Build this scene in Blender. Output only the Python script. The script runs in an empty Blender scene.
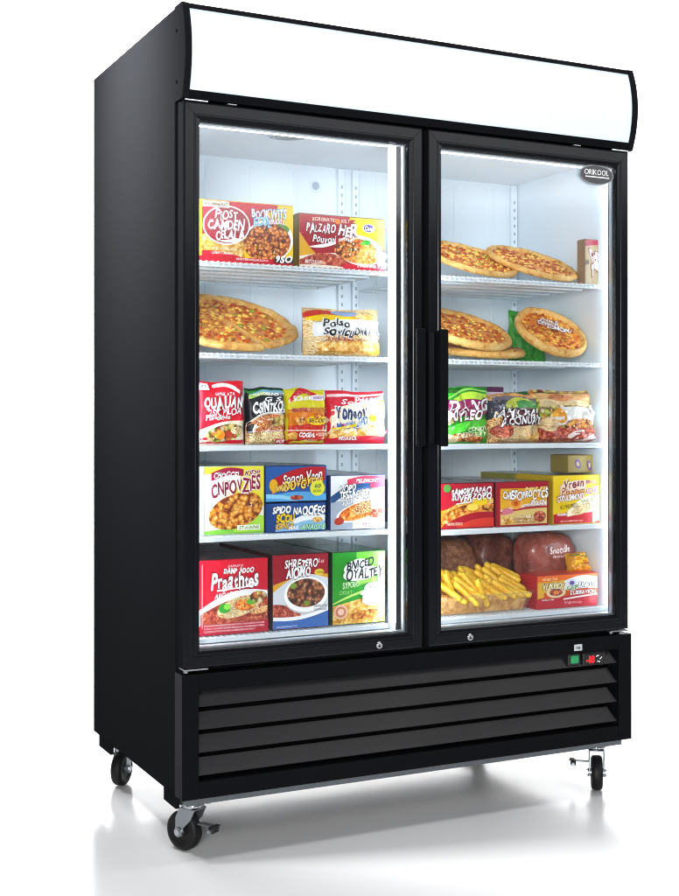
import bpy, bmesh, math, random
from math import sin, cos, pi, radians, sqrt
from mathutils import Vector, Matrix, Euler, noise as mnoise
random.seed(7)
S = bpy.context.scene
COL = S.collection

# ------------------------------------------------------------------ camera, light, exposure
cam = bpy.data.objects.new('camera', bpy.data.cameras.new('camera'))
COL.objects.link(cam); S.camera = cam
cam.location = (-1.0308, -2.9292, 1.078)
cam.rotation_euler = (radians(90), 0, radians(-26.4356))
cam.data.sensor_fit = 'HORIZONTAL'; cam.data.sensor_width = 36
cam.data.lens = 36 * 1273.57 / 679
cam.data.shift_y = -(448 - 419.98) / 679
cam.data.clip_start = .05; cam.data.clip_end = 200
W = bpy.data.worlds.new('World'); S.world = W; W.use_nodes = True
bgn = W.node_tree.nodes['Background']; bgn.inputs[0].default_value = (.86, .92, 1, 1); bgn.inputs[1].default_value = .12

def area(name, loc, target, sx, sy, power, color=(1, 1, 1), spread=180):
    l = bpy.data.lights.new(name, 'AREA'); l.shape = 'RECTANGLE'; l.size = sx; l.size_y = sy
    l.energy = power; l.color = color; l.spread = radians(spread)
    o = bpy.data.objects.new(name, l); COL.objects.link(o); o.location = loc
    o.rotation_euler = (Vector(target) - Vector(loc)).to_track_quat('-Z', 'Y').to_euler()
    return o
area('overhead_softbox', (1.2, 1.25, 4.6), (1.2, 1.25, 0), 5.5, 4.0, 400)
area('backdrop_light', (4.2, 2.4, 4.9), (4.2, 5.4, 1.7), 6.4, 1.0, 560, spread=120)
area('side_softbox', (-.75, .42, 3.05), (.05, .42, 2.05), .4, .9, 40, spread=45)
area('reflected_softbox', (2.7, -3.7, 3.05), (.8, 0, 1.6), 4.2, 1.5, 66).rotation_euler.rotate_axis('Z', radians(5))
area('key_softbox', (-2.7, -4.9, 1.55), (.6, .1, 1.15), 1.5, 1.2, 42, spread=70)

S.view_settings.view_transform = 'Standard'; S.view_settings.look = 'None'
S.view_settings.exposure = 0; S.view_settings.gamma = 1
S.render.engine = 'CYCLES'
cy = S.cycles
cy.use_denoising = True; cy.caustics_reflective = False; cy.caustics_refractive = False
cy.max_bounces = 10; cy.diffuse_bounces = 5; cy.glossy_bounces = 4; cy.transparent_max_bounces = 24
cy.sample_clamp_indirect = 6; cy.filter_width = 1.05

# ------------------------------------------------------------------ materials
def lin(h):
    h = h.lstrip('#'); r = []
    for i in (0, 2, 4):
        c = int(h[i:i+2], 16) / 255
        r.append(c / 12.92 if c <= .04045 else ((c + .055) / 1.055) ** 2.4)
    return (*r, 1)
class NT:
    def __init__(s, name):
        s.m = bpy.data.materials.new(name); s.m.use_nodes = True; s.t = s.m.node_tree
        s.p = s.t.nodes['Principled BSDF']; s.out = s.t.nodes['Material Output']
    def n(s, typ, ins=None, **kw):
        x = s.t.nodes.new(typ)
        for k, v in kw.items(): setattr(x, k, v)
        for k, v in (ins or {}).items():
            if isinstance(v, tuple) and len(v) == 2 and hasattr(v[0], 'bl_idname'): s.t.links.new(v[0].outputs[v[1]], x.inputs[k])
            else: x.inputs[k].default_value = v
        return x
    def l(s, a, ao, b, bi): s.t.links.new(a.outputs[ao], b.inputs[bi])
    def coord(s, scale=(1, 1, 1), rot=(0, 0, 0)):
        tc = s.n('ShaderNodeTexCoord'); mp = s.n('ShaderNodeMapping', {'Vector': (tc, 'Object'), 'Scale': scale, 'Rotation': rot}); return mp
    def ramp(s, src, so, stops, interp='LINEAR'):
        r = s.n('ShaderNodeValToRGB', {'Fac': (src, so)}); e = r.color_ramp; e.interpolation = interp
        while len(e.elements) < len(stops): e.elements.new(.5)
        for el, (p, c) in zip(e.elements, stops): el.position = p; el.color = lin(c) if isinstance(c, str) else c
        return r
    def bump(s, src, so, strength, dist=.002):
        b = s.n('ShaderNodeBump', {'Height': (src, so), 'Strength': strength, 'Distance': dist}); s.l(b, 'Normal', s.p, 'Normal'); return b
def M(name, col, rough=.5, metal=0, spec=.5, coat=0, emit=None, es=1, bump=None, rvar=0):
    k = NT(name); p = k.p
    p.inputs['Base Color'].default_value = lin(col) if isinstance(col, str) else (*col[:3], 1)
    p.inputs['Roughness'].default_value = rough; p.inputs['Metallic'].default_value = metal
    p.inputs['Specular IOR Level'].default_value = spec; p.inputs['Coat Weight'].default_value = coat
    p.inputs['Coat Roughness'].default_value = .12
    if emit: p.inputs['Emission Color'].default_value = lin(emit) if isinstance(emit, str) else (*emit, 1); p.inputs['Emission Strength'].default_value = es
    if bump:
        nz = k.n('ShaderNodeTexNoise', {'Vector': (k.coord(), 0), 'Scale': bump[0], 'Detail': 3.0}); k.bump(nz, 'Fac', bump[1], bump[2])
    if rvar:
        nz = k.n('ShaderNodeTexNoise', {'Vector': (k.coord(), 0), 'Scale': 2.2, 'Detail': 5.0})
        mr = k.n('ShaderNodeMapRange', {'Value': (nz, 'Fac'), 'From Min': .3, 'From Max': .7, 'To Min': rough - rvar, 'To Max': rough + rvar}); k.l(mr, 0, p, 'Roughness')
    return k.m
_pc = {}
_foil = [False]
def ink(h):                                  # printed ink / film of one colour
    if _foil[0]:
        if 'F'+h not in _pc: _pc['F'+h] = M('foil_ink_' + h.strip('#'), h, .24, spec=.5, coat=.3, bump=(34, .5, .005))
        return _pc['F'+h]
    if h not in _pc: _pc[h] = M('ink_' + h.strip('#'), h, .38, spec=.35, bump=(60, .12, .0015))
    return _pc[h]
def food(name, scale, stops, kind='voronoi', stretch=(1, 1, 1), rot=(0, 0, 0), rough=.4, bump=.0, colors=None, dist=0.0):
    k = NT(name); mp = k.coord(stretch, rot)
    if kind == 'voronoi':
        wob = k.n('ShaderNodeTexNoise', {'Vector': (mp, 0), 'Scale': scale * .7, 'Detail': 2.0})
        mx = k.n('ShaderNodeMix', {0: .012 if not dist else dist, 4: (mp, 0), 5: (wob, 'Color')}, data_type='VECTOR')
        v = k.n('ShaderNodeTexVoronoi', {'Vector': (mx, 1), 'Scale': scale})
        r = k.ramp(v, 'Distance', stops); h, ho = v, 'Distance'
        if colors:
            sep = k.n('ShaderNodeSeparateColor', {'Color': (v, 'Color')})
            rc = k.ramp(sep, 0, colors, 'CONSTANT')
            mm = k.n('ShaderNodeMix', {0: 1.0, 6: (rc, 'Color'), 7: (r, 'Color')}, data_type='RGBA', blend_type='MULTIPLY'); k.l(mm, 2, k.p, 'Base Color')
        else:
            nz = k.n('ShaderNodeTexNoise', {'Vector': (mp, 0), 'Scale': scale * .25, 'Detail': 3.0})
            hs = k.n('ShaderNodeHueSaturation', {'Color': (r, 'Color'), 'Value': (k.n('ShaderNodeMapRange', {'Value': (nz, 'Fac'), 'From Min': .3, 'From Max': .7, 'To Min': .65, 'To Max': 1.25}), 0)}); k.l(hs, 0, k.p, 'Base Color')
    elif kind == 'wave':
        w = k.n('ShaderNodeTexWave', {'Vector': (mp, 0), 'Scale': scale, 'Distortion': 15.0, 'Detail': 3.0, 'Detail Scale': 1.2})
        r = k.ramp(w, 'Fac', stops); h, ho = w, 'Fac'
        nz = k.n('ShaderNodeTexNoise', {'Vector': (mp, 0), 'Scale': scale * .5, 'Detail': 4.0})
        hs = k.n('ShaderNodeHueSaturation', {'Color': (r, 'Color'), 'Value': (k.n('ShaderNodeMapRange', {'Value': (nz, 'Fac'), 'From Min': .3, 'From Max': .7, 'To Min': .6, 'To Max': 1.3}), 0)}); k.l(hs, 0, k.p, 'Base Color')
    else:
        w = k.n('ShaderNodeTexNoise', {'Vector': (mp, 0), 'Scale': scale, 'Detail': 6.0, 'Roughness': .65, 'Distortion': .6})
        r = k.ramp(w, 'Fac', stops); h, ho = w, 'Fac'; k.l(r, 'Color', k.p, 'Base Color')
    k.p.inputs['Roughness'].default_value = rough
    if bump: k.bump(h, ho, .7, bump)
    return k.m
FD = {
 'beans': food('printed_beans', 120, [(0, '#ffe2a0'), (.25, '#f0a03a'), (.5, '#c25a14'), (.75, '#5a1804')]),
 'puffs': food('printed_puffs', 85, [(0, '#ffe6a8'), (.22, '#f6b850'), (.5, '#d8801e'), (.75, '#7a3008')]),
 'chunks': food('printed_chunks', 100, [(0, '#eec49c'), (.25, '#b87448'), (.5, '#8a4a26'), (.72, '#341006')]),
 'pasta': food('printed_pasta', 60, [(0, '#7a1a06'), (.25, '#d85a18'), (.55, '#f4a238'), (.85, '#fff0b0')], 'wave', (1, 1, 1.3), (0, .6, 0)),
 'spaghetti': food('printed_spaghetti', 75, [(0, '#4a0804'), (.3, '#b82410'), (.6, '#e86024'), (.9, '#fcc878')], 'wave', (1, 1, 1.2), (0, .5, 0)),
 'noodles': food('printed_noodles', 70, [(0, '#8a5010'), (.3, '#dca840'), (.6, '#f2d484'), (.9, '#fff6d8')], 'wave', (1, 1, 1), (0, .9, 0)),
 'stew': food('printed_stew', 80, [(.3, '#4a0c02'), (.43, '#c23c10'), (.52, '#ee8a28'), (.60, '#f8b850'), (.68, '#fff0c0')], 'noise'),
 'gold': food('printed_golden_crust', 70, [(.3, '#7a4008'), (.45, '#d49028'), (.56, '#ecc060'), (.68, '#fff0c4')], 'noise'),
 'mince': food('printed_mince', 95, [(.3, '#380806'), (.46, '#98281a'), (.56, '#c85a38'), (.68, '#f4b890')], 'noise'),
 'salad': food('printed_salad', 75, [(0, '#ffffff'), (.4, '#e0d4b8'), (.75, '#5a3c1c')], colors=[(0, '#f0e08a'), (.3, '#b8d850'), (.5, '#f8f0d0'), (.72, '#e88838'), (.9, '#c03818')]),
}
m_side = M('black_powder_coat', (.0095, .010, .0112), .55, spec=.0, bump=(420, .06, .0006), rvar=.06)
m_front = M('black_front_sheet', (.006, .0064, .0076), .34, spec=.012, bump=(300, .04, .0005), rvar=.05)
m_frame = M('black_door_aluminium', (.0055, .006, .0085), .2, spec=.17, rvar=.04)
m_slat = M('dark_grey_louvre', (.015, .015, .0165), .34, spec=.2, rvar=.05)
m_dark = M('black_rubber', (.007, .007, .008), .6)
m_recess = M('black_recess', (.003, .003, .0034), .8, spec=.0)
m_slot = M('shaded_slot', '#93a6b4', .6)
m_gasket = M('grey_gasket', (.02, .02, .022), .55)
m_white = M('white_liner', '#dfe9f0', .32, spec=.45, bump=(3.0, .15, .004))
m_wire = M('white_coated_wire', '#e6eef3', .3, spec=.5)
m_galv = M('galvanised_steel', '#9aa0a4', .34, metal=.85, bump=(90, .15, .0006), rvar=.08)
m_chrome = M('polished_steel', '#c9ccd0', .18, metal=1)
m_spacer = M('aluminium_spacer', '#b9c0c6', .28, metal=.7)
m_wheel = M('black_castor_tyre', (.006, .006, .0065), .5, spec=.25, rvar=.08)
m_lit = M('lit_canopy_panel', '#ccd6da', .35, emit='#e8f8ff', es=.325)
m_led = M('led_diffuser', '#f4f8ff', .3, emit='#e6f3ff', es=29)
m_ledside = M('led_diffuser_wall', '#f4f8ff', .3, emit='#e6f3ff', es=13)
m_ledtop = M('led_diffuser_bar', '#f4f8ff', .3, emit='#e6f3ff', es=12)
m_floor = NT('white_studio_sweep')
k = m_floor
k.p.inputs['Base Color'].default_value = (.80, .80, .805, 1); k.p.inputs['Roughness'].default_value = .2; k.p.inputs['Specular IOR Level'].default_value = .42
nz = k.n('ShaderNodeTexNoise', {'Vector': (k.coord(), 0), 'Scale': 1.4, 'Detail': 6.0})
k.l(k.n('ShaderNodeMapRange', {'Value': (nz, 'Fac'), 'From Min': .3, 'From Max': .7, 'To Min': .12, 'To Max': .20}), 0, k.p, 'Roughness')
m_floor = k.m
def glassy(name, tint, rough=.0, ior=1.45, mix=None):
    k = NT(name); k.t.nodes.remove(k.p)
    tr = k.n('ShaderNodeBsdfTransparent', {'Color': (*tint, 1)}); gl = k.n('ShaderNodeBsdfGlossy', {'Roughness': rough, 'Color': (.95, .98, 1, 1)})
    fr = k.n('ShaderNodeFresnel', {'IOR': ior})
    mx = k.n('ShaderNodeMixShader'); k.l(fr, 0, mx, 0); k.l(tr, 0, mx, 1); k.l(gl, 0, mx, 2); k.l(mx, 0, k.out, 'Surface'); return k
m_glass = glassy('door_glass', (.985, .995, 1.0), .11, 1.38).m
def film(name, base, opacity, rough=.14, bscale=45, streak=.6):
    """crinkled clear plastic laid over something: transparent mixed with a glossy, bumped skin"""
    k = NT(name); p = k.p
    p.inputs['Base Color'].default_value = lin(base); p.inputs['Roughness'].default_value = rough; p.inputs['Specular IOR Level'].default_value = .9
    nz = k.n('ShaderNodeTexNoise', {'Vector': (k.coord((1, 1, 1.6)), 0), 'Scale': bscale, 'Detail': 4.0, 'Distortion': 1.5}); k.bump(nz, 'Fac', streak, .012)
    tr = k.n('ShaderNodeBsdfTransparent'); mx = k.n('ShaderNodeMixShader', {0: opacity}); k.l(tr, 0, mx, 1); k.l(p, 0, mx, 2); k.l(mx, 0, k.out, 'Surface'); return k.m
m_film = film('clear_plastic_film', '#0a0a0c', .15, .09, 26, 1.6)
m_tub = film('clear_tub_plastic', '#e8c898', .15, .10, 20, .2)
def wrapmat(name, a, b, scale=40, rough=.16):
    k = NT(name)
    nz = k.n('ShaderNodeTexNoise', {'Vector': (k.coord((1, .6, 1)), 0), 'Scale': scale, 'Detail': 5.0, 'Distortion': 1.2})
    r = k.ramp(nz, 'Fac', [(.32, a), (.66, b)]); k.l(r, 'Color', k.p, 'Base Color'); k.p.inputs['Roughness'].default_value = rough; k.p.inputs['Coat Weight'].default_value = .6
    k.p.inputs['Coat Roughness'].default_value = .08
    k.bump(nz, 'Fac', .7, .01); return k.m
m_wraptop = wrapmat('dark_wrapped_lid', '#20262c', '#59636b')
m_olivetop = wrapmat('olive_carton_lid', '#6a6426', '#8e8838', 20, .4)
m_greytop = wrapmat('grey_carton_lid', '#5c656c', '#8b949a', 20, .4)
m_redtop = wrapmat('dark_red_wrapped_lid', '#3a1618', '#7a4a4c')
m_greentop = wrapmat('green_wrapped_lid', '#1e6a1c', '#5a8f58')
m_loaf = food('brown_loaf_crust', 60, [(.3, '#5a3020'), (.5, '#a0623f'), (.7, '#d09a70')], 'noise', bump=.004, rough=.3)
m_meat = food('red_brown_meat', 18, [(.3, '#84382c'), (.5, '#ac5848'), (.7, '#c47c6c')], 'noise', bump=.002, rough=.22)
m_meatdark = food('dark_meat', 30, [(.3, '#401c14'), (.5, '#6e3626'), (.7, '#8e5644')], 'noise', bump=.004, rough=.22)
m_fry = food('fried_potato', 40, [(.3, '#d48e0c'), (.5, '#efba1c'), (.72, '#f8d650')], 'noise', rough=.42, bump=.001)
m_fryold = food('packed_fried_potato', 42, [(.32, '#8e5420'), (.48, '#d0903e'), (.66, '#f2cc88')], 'noise', bump=.004)
m_crust = food('pizza_crust', 40, [(.3, '#b06a22'), (.48, '#dba552'), (.7, '#eccb86')], 'noise', rough=.55, bump=.002)
m_cheese = food('melted_cheese_and_sauce', 70, [(.32, '#a8380a'), (.43, '#de6c18'), (.54, '#f2a22e'), (.66, '#fbd66e')], 'noise', rough=.32, bump=.003)
m_bits = [M('sausage_crumb', '#a83a0c', .4, bump=(150, .4, .002)), M('cheese_lump', '#fad262', .4, bump=(150, .4, .002)),
          M('browned_crumb', '#b0641e', .45, bump=(150, .4, .002)), M('tomato_bit', '#c4501a', .3)]
m_greenbit = M('green_pepper_bit', '#8f9a34', .4)
m_kraft = M('brown_cardboard', '#8c7458', .7, bump=(80, .2, .001))
m_oldgold = M('ochre_cardboard', '#8f7a3a', .6, bump=(80, .2, .001))

# ------------------------------------------------------------------ mesh helpers
class MB:
    def __init__(s): s.v = []; s.f = []; s.mi = []; s.mats = []; s.sm = []
    def mat(s, m):
        if m not in s.mats: s.mats.append(m)
        return s.mats.index(m)
    def add(s, vs, fs, m, smooth=False, T=None):
        o = len(s.v); i = s.mat(m)
        s.v += [tuple(T @ Vector(q)) if T else tuple(q) for q in vs]
        for f in fs: s.f.append([o + a for a in f]); s.mi.append(i); s.sm.append(smooth)
    def bm(s, b, m, smooth=False, T=None):
        b.verts.index_update(); s.add([q.co[:] for q in b.verts], [[q.index for q in f.verts] for f in b.faces], m, smooth, T); b.free()
    def box(s, x0, x1, y0, y1, z0, z1, m, bev=0, T=None, seg=1):
        b = bmesh.new(); bmesh.ops.create_cube(b, size=1)
        for q in b.verts: q.co = ((x0 + x1) / 2 + q.co.x * (x1 - x0), (y0 + y1) / 2 + q.co.y * (y1 - y0), (z0 + z1) / 2 + q.co.z * (z1 - z0))
        if bev: bmesh.ops.bevel(b, geom=b.edges[:], offset=bev, segments=seg, affect='EDGES', profile=.6)
        s.bm(b, m, False, T)
    def cyl(s, a, b_, r, m, n=16, r2=None, smooth=True, T=None, cap=True):
        a = Vector(a); b_ = Vector(b_); d = (b_ - a).normalized(); u = d.orthogonal().normalized(); w = d.cross(u); r2 = r if r2 is None else r2
        vs = [a + (u * cos(2*pi*i/n) + w * sin(2*pi*i/n)) * r for i in range(n)] + [b_ + (u * cos(2*pi*i/n) + w * sin(2*pi*i/n)) * r2 for i in range(n)]
        s.add(vs, [[i, (i+1) % n, n + (i+1) % n, n + i] for i in range(n)], m, smooth, T)
        if cap: s.add(vs[:n], [list(range(n))[::-1]], m, False, T); s.add(vs[n:], [list(range(n))], m, False, T)
    def lathe(s, prof, m, n=32, T=None, smooth=True):     # profile of (r, h) around local z
        vs = [(r * cos(2*pi*i/n), r * sin(2*pi*i/n), h) for r, h in prof for i in range(n)]
        fs = [[j*n + i, j*n + (i+1) % n, (j+1)*n + (i+1) % n, (j+1)*n + i] for j in range(len(prof)-1) for i in range(n)]
        s.add(vs, fs, m, smooth, T)
    def build(s, name, parent=None, loc=None, rot=None):
        me = bpy.data.meshes.new(name); me.from_pydata(s.v, [], s.f)
        for m in s.mats: me.materials.append(m)
        me.polygons.foreach_set('material_index', s.mi); me.polygons.foreach_set('use_smooth', s.sm); me.update()
        o = bpy.data.objects.new(name, me); COL.objects.link(o)
        if parent: o.parent = parent
        if loc is not None: o.location = loc
        if rot is not None: o.rotation_euler = rot
        return o
def empty(name, loc):
    o = bpy.data.objects.new(name, None); COL.objects.link(o); o.location = loc; o.empty_display_size = .1; return o
def tag(o, label=None, cat=None, group=None, kind=None):
    for kk, v in (('label', label), ('category', cat), ('group', group), ('kind', kind)):
        if v: o[kk] = v
    return o

# ------------------------------------------------------------------ lettering (built-in font, one glyph at a time)
_gl = {}
def glyph(ch, off):
    key = (ch, off)
    if key not in _gl:
        cu = bpy.data.curves.new('glyph', 'FONT'); cu.body = ch; cu.offset = off; cu.resolution_u = 3; cu.fill_mode = 'FRONT'
        ob = bpy.data.objects.new('glyph', cu); me = ob.to_mesh()
        vs = [v.co[:2] for v in me.vertices]; fs = [list(p.vertices) for p in me.polygons]
        ob.to_mesh_clear(); bpy.data.objects.remove(ob); bpy.data.curves.remove(cu)
        xs = [v[0] for v in vs] or [0, .3]
        _gl[key] = (vs, fs, min(xs), max(xs))
    return _gl[key]
def text_polys(txt, off, jit=0, seed=0, shear=0, arc=0, gap=.07):
    """letters laid along a baseline, each with its own slight tilt and height: returns verts and faces in the unit box of the plain text"""
    rnd = random.Random(seed); V = []; F = []; x = 0
    for ch in txt:
        if ch == ' ': x += .35; continue
        b = glyph(ch, .0); vs, fs, _, _ = glyph(ch, off)
        w = b[3] - b[2]; a = rnd.uniform(-1, 1) * jit * .28; sc = 1 + rnd.uniform(-1, 1) * jit * .28; dy = rnd.uniform(-1, 1) * jit * .13
        o = len(V); cx = (b[2] + b[3]) / 2; nz_ = rnd.uniform(0, 90); wa = .11*jit
        for px, py in vs:
            px -= cx; py -= .35
            px, py = px + wa*mnoise.noise(Vector((px*2.6, py*2.6, nz_))), py + wa*mnoise.noise(Vector((px*2.6, py*2.6, nz_ + 7)))
            px, py = px * cos(a) - py * sin(a), px * sin(a) + py * cos(a)
            px *= sc; py *= sc
            V.append([px + x + w * sc / 2 + shear * (py + .35), py + .35 + dy])
        F += [[o + i for i in f] for f in fs]; x += w * sc + gap + 1.7*off
    x = max(x - gap, .01)
    for v in V: v[1] += arc * sin(pi * min(max(v[0] / x, 0), 1)); v[0] /= x; v[1] /= .72
    return V, F

FLECK = {'beans': ['#fff0c8', '#7a2206', '#f8c060', '#5a8a2a'], 'puffs': ['#fff2d0', '#8a3c08', '#fbd890'], 'chunks': ['#f8dcc0', '#2a0c04', '#7a9a34', '#d89868'], 'pasta': ['#fff4c8', '#8a1c06', '#f8c050'],
 'spaghetti': ['#fbd8a0', '#4a0804', '#e87840', '#5a8a2a'], 'noodles': ['#fffae8', '#a06a14', '#6aa032', '#d86a28'], 'stew': ['#fff0c8', '#5a1004', '#f8b040', '#d83a14'], 'gold': ['#fff4d8', '#a05c10', '#e8a83a'], 'mince': ['#f4b898', '#2c0604', '#d85838'], 'salad': ['#fff8d8', '#4a7a1c', '#d84a18', '#f4c030', '#7a3c14']}
# ------------------------------------------------------------------ printed fronts
def prints(mb, P, items, asp, seed=0, step=.00035):
    """P(u, v, lift) -> point; items drawn in order, each one film thicker than the last"""
    lift = step
    def grid(fn, n, m_, mat_):
        vs = [P(*fn(i / n, j / m_), lift) for j in range(m_ + 1) for i in range(n + 1)]
        mb.add(vs, [[j*(n+1)+i, j*(n+1)+i+1, (j+1)*(n+1)+i+1, (j+1)*(n+1)+i] for j in range(m_) for i in range(n)], mat_)
    for it in items:
        kd = it[0]; lift += step
        g = lambda c: FD[c] if c in FD else ink(c)
        if kd == 'r':
            _, u0, v0, u1, v1, c = it; grid(lambda a, b: (u0 + (u1-u0)*a, v0 + (v1-v0)*b), 8, 8, g(c))
        elif kd == 'e':                                     # ellipse, optional tilt
            _, cu, cv, ru, rv, c = it[:6]; t = it[6] if len(it) > 6 else 0; n = 36
            pts = []
            for ring in (0, .34, .67, 1):
                for i in range(n):
                    x, y = ring * ru * cos(2*pi*i/n), ring * rv * sin(2*pi*i/n) / asp
                    x, y = x*cos(t) - y*sin(t), (x*sin(t) + y*cos(t)) * asp
                    pts.append((min(max(cu + x, .004), .996), min(max(cv + y, .004), .996)))
            mb.add([P(u, v, lift) for u, v in pts], [[k_*n+i, (k_)*n+(i+1) % n, (k_+1)*n+(i+1) % n, (k_+1)*n+i] for k_ in range(3) for i in range(n)], g(c))
            if c in FLECK and rv > .075:                    # garnish, gravy gaps and glints of the printed dish
                fr_ = random.Random(int(cu*997 + cv*613)); lift += step
                for q in range(int(10 + 150*ru*rv/asp**.3)):
                    aa = fr_.uniform(0, 2*pi); rr = sqrt(fr_.random())*.9; fx_, fy_ = rr*ru*cos(aa), rr*rv*sin(aa)/asp
                    fx_, fy_ = fx_*cos(t) - fy_*sin(t), (fx_*sin(t) + fy_*cos(t))*asp
                    s1 = fr_.uniform(.006, .019); s2 = s1*fr_.uniform(.4, .9); ta = fr_.uniform(0, pi); pp = []
                    for j in range(7):
                        x, y = s1*cos(j*2*pi/7)*fr_.uniform(.75, 1.2), s2*sin(j*2*pi/7)
                        x, y = x*cos(ta) - y*sin(ta), x*sin(ta) + y*cos(ta)
                        pp.append(P(min(max(cu + fx_ + x, .004), .996), min(max(cv + fy_ + y*asp, .004), .996), lift))
                    mb.add(pp, [list(range(7))], ink(fr_.choice(FLECK[c])))
        elif kd == 'b':                                     # band between two curves of v over u: lower and upper (v at u0, bow, v at u1)
            _, u0, u1, lo, hi, c = it
            q = lambda z, a: z[0] + (z[2]-z[0])*a + z[1]*sin(pi*a)
            grid(lambda a, b: (u0 + (u1-u0)*a, min(max(q(lo, a) + (q(hi, a) - q(lo, a))*b, .004), .996)), 20, 4, g(c))
        elif kd == 't':
            _, s_, u0, v0, u1, v1, c = it[:7]; o = it[7] if len(it) > 7 else {}
            bold = o.get('bold', .022); rot = o.get('rot', 0); vm = (v0+v1)/2; hv = (v1-v0)*.43; v0, v1 = vm-hv, vm+hv
            lay = []
            if 'out' in o: lay.append((bold + o.get('ow', .055), o['out']))
            if 'out2' in o: lay.insert(0, (bold + .11, o['out2']))
            lay.append((bold, c)); sd = seed + sum(map(ord, s_))
            for off, cc in lay:
                V, F = text_polys(s_, off, o.get('jit', .5), sd, o.get('sh', .22), o.get('arc', 0))
                vs = []
                for x, y in V:
                    du, dv = (x - .5) * (u1-u0), (y - .5) * (v1-v0)
                    dv2 = dv / asp
                    du, dv2 = du*cos(rot) - dv2*sin(rot), du*sin(rot) + dv2*cos(rot)
                    vs.append(P(min(max((u0+u1)/2 + du, .002), .998), min(max((v0+v1)/2 + dv2*asp, .002), .998), lift))
                mb.add(vs, F, ink(cc)); lift += step
def micro(u0, v0, u1, v1, c, rows=2, seed=1):               # rows of fine print
    r = random.Random(seed); out = []
    for i in range(rows):
        h = (v1 - v0) / rows
        s_ = ''.join(r.choice('AEIONSRTLMCDU ') for _ in range(int(5 + 34*(u1-u0)*(.7 + .6*r.random()))))
        out.append(('t', s_, u0, v0 + i*h + h*.18, u1 - r.random()*.2*(u1-u0), v0 + i*h + h*.85, c, dict(jit=.2, bold=.012, sh=0)))
    return out
def carton(name, label, cat, x0, x1, y0, z0, z1, depth, front, side, top, items, group=None, rz=None, bev=.0016, sideitems=None, tilt=0):
    rz = random.uniform(-.012, .012) if rz is None else rz; w = x1 - x0; h = z1 - z0; mb = MB()
    mb.box(-w/2, w/2, 0, depth, 0, h, ink(side) if isinstance(side, str) else side, bev)
    fr = ink(front) if front not in FD else FD[front]; e = .0018
    mb.add([(-w/2+e, -.0003, e), (w/2-e, -.0003, e), (w/2-e, -.0003, h-e), (-w/2+e, -.0003, h-e)], [[0, 1, 2, 3]], fr)
    mt = ink(top) if isinstance(top, str) else top
    n = 10; hh = [[.0006 + (.0035 * max(0, mnoise.noise(Vector((i*.9 + x0*50, j*.9, z0*9)))) if 0 < i < n and 0 < j < n and not isinstance(top, str) else 0) for i in range(n+1)] for j in range(n+1)]
    mb.add([(-w/2+e + (w-2*e)*i/n, e + (depth-2*e)*j/n, h + hh[j][i]) for j in range(n+1) for i in range(n+1)], [[j*(n+1)+i, j*(n+1)+i+1, (j+1)*(n+1)+i+1, (j+1)*(n+1)+i] for j in range(n) for i in range(n)], mt, True)
    prints(mb, lambda u, v, l: (-w/2+e + u*(w-2*e), -.0003-l, e + v*(h-2*e)), items, w/h, seed=int(abs(x0)*1000))
    if sideitems: prints(mb, lambda u, v, l: (-w/2-l, depth*(1-u), e + v*(h-2*e)), sideitems, depth/h, seed=3)
    o = mb.build(name, loc=((x0+x1)/2, y0, z0), rot=(tilt, 0, rz)); tag(o, label, cat, group); return o
def pouch(name, label, cat, x0, x1, y0, z0, z1, depth, mat_, items, group=None, rz=0, tilt=0, wr=.004, flap=None, seal=.04, seed=0, top=1.0, square=.55):
    """filled bag: two bulging skins joined at the seams, crimped top seal, wrinkles"""
    w = x1 - x0; h = z1 - z0; mb = MB(); _foil[0] = True; wr = wr*1.5
    def prof(u, v):
        a = max(0, 1 - abs(2*u-1)**(3.2 if square > .36 else 9)); t = min(1, max(0, v / .10)); tt = min(1, max(0, (1 - seal - v) / .35))
        return a**.6 * t**.5 * tt**square
    def P(u, v, l, back=False):
        b = prof(u, v); n_ = mnoise.noise(Vector((u*5 + seed, v*5, seed*1.7))) + .5*mnoise.noise(Vector((u*11 + seed, v*13, 4.2)))
        x = (u - .5) * w * (1 - .03*sin(pi*v) - .06*(1-top)*v) + .003*mnoise.noise(Vector((v*6, seed, u*3)))
        z = v * h + .012 * h * sin(7*u + seed) * (v > .9) + .003 * mnoise.noise(Vector((u*4, seed, 1)))*v
        y = depth/2 + (depth/2 * b + .0006) * (1 if back else -1) - (0 if back else 1) * wr * n_ * min(1, b*2.5)
        return (x, y - l*1.5, z)
    n = 36
    for back in (False, True):
        vs = [P(i/n, j/n, 0, back) for j in range(n+1) for i in range(n+1)]
        fs = [[j*(n+1)+i, j*(n+1)+i+1, (j+1)*(n+1)+i+1, (j+1)*(n+1)+i] for j in range(n) for i in range(n)]
        mb.add(vs, [f[::-1] for f in fs] if back else fs, mat_, True)
    prints(mb, P, items, w/h, seed=int(seed*7), step=.0005)
    _foil[0] = False
    # crimped top seal
    for q in range(3):
        zz = 1 - .008 - .010*q
        mb.add([P(i/n, zz + s_*.003, .0004 + .0008*(s_ == 1)) for s_ in (0, 1) for i in range(n+1)], [[i, i+1, n+2+i, n+1+i] for i in range(n)], mat_)
    o = mb.build(name, loc=((x0+x1)/2, y0, z0), rot=(tilt, 0, rz)); tag(o, label, cat, group); return o

# ------------------------------------------------------------------ the setting: one white sweep of paper, floor rising into a backdrop
mb = MB(); prof = [(-9, 0), (3.2, 0)] + [(3.2 + 2.2*sin(a*pi/32), 2.2 - 2.2*cos(a*pi/32)) for a in range(1, 17)] + [(5.4, 7)]
xs = [-9, 9.5]
mb.add([(x, y, z) for y, z in prof for x in xs], [[2*i, 2*i+1, 2*i+3, 2*i+2] for i in range(len(prof)-1)], m_floor, True)
floor = mb.build('floor'); tag(floor, kind='structure')

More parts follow.
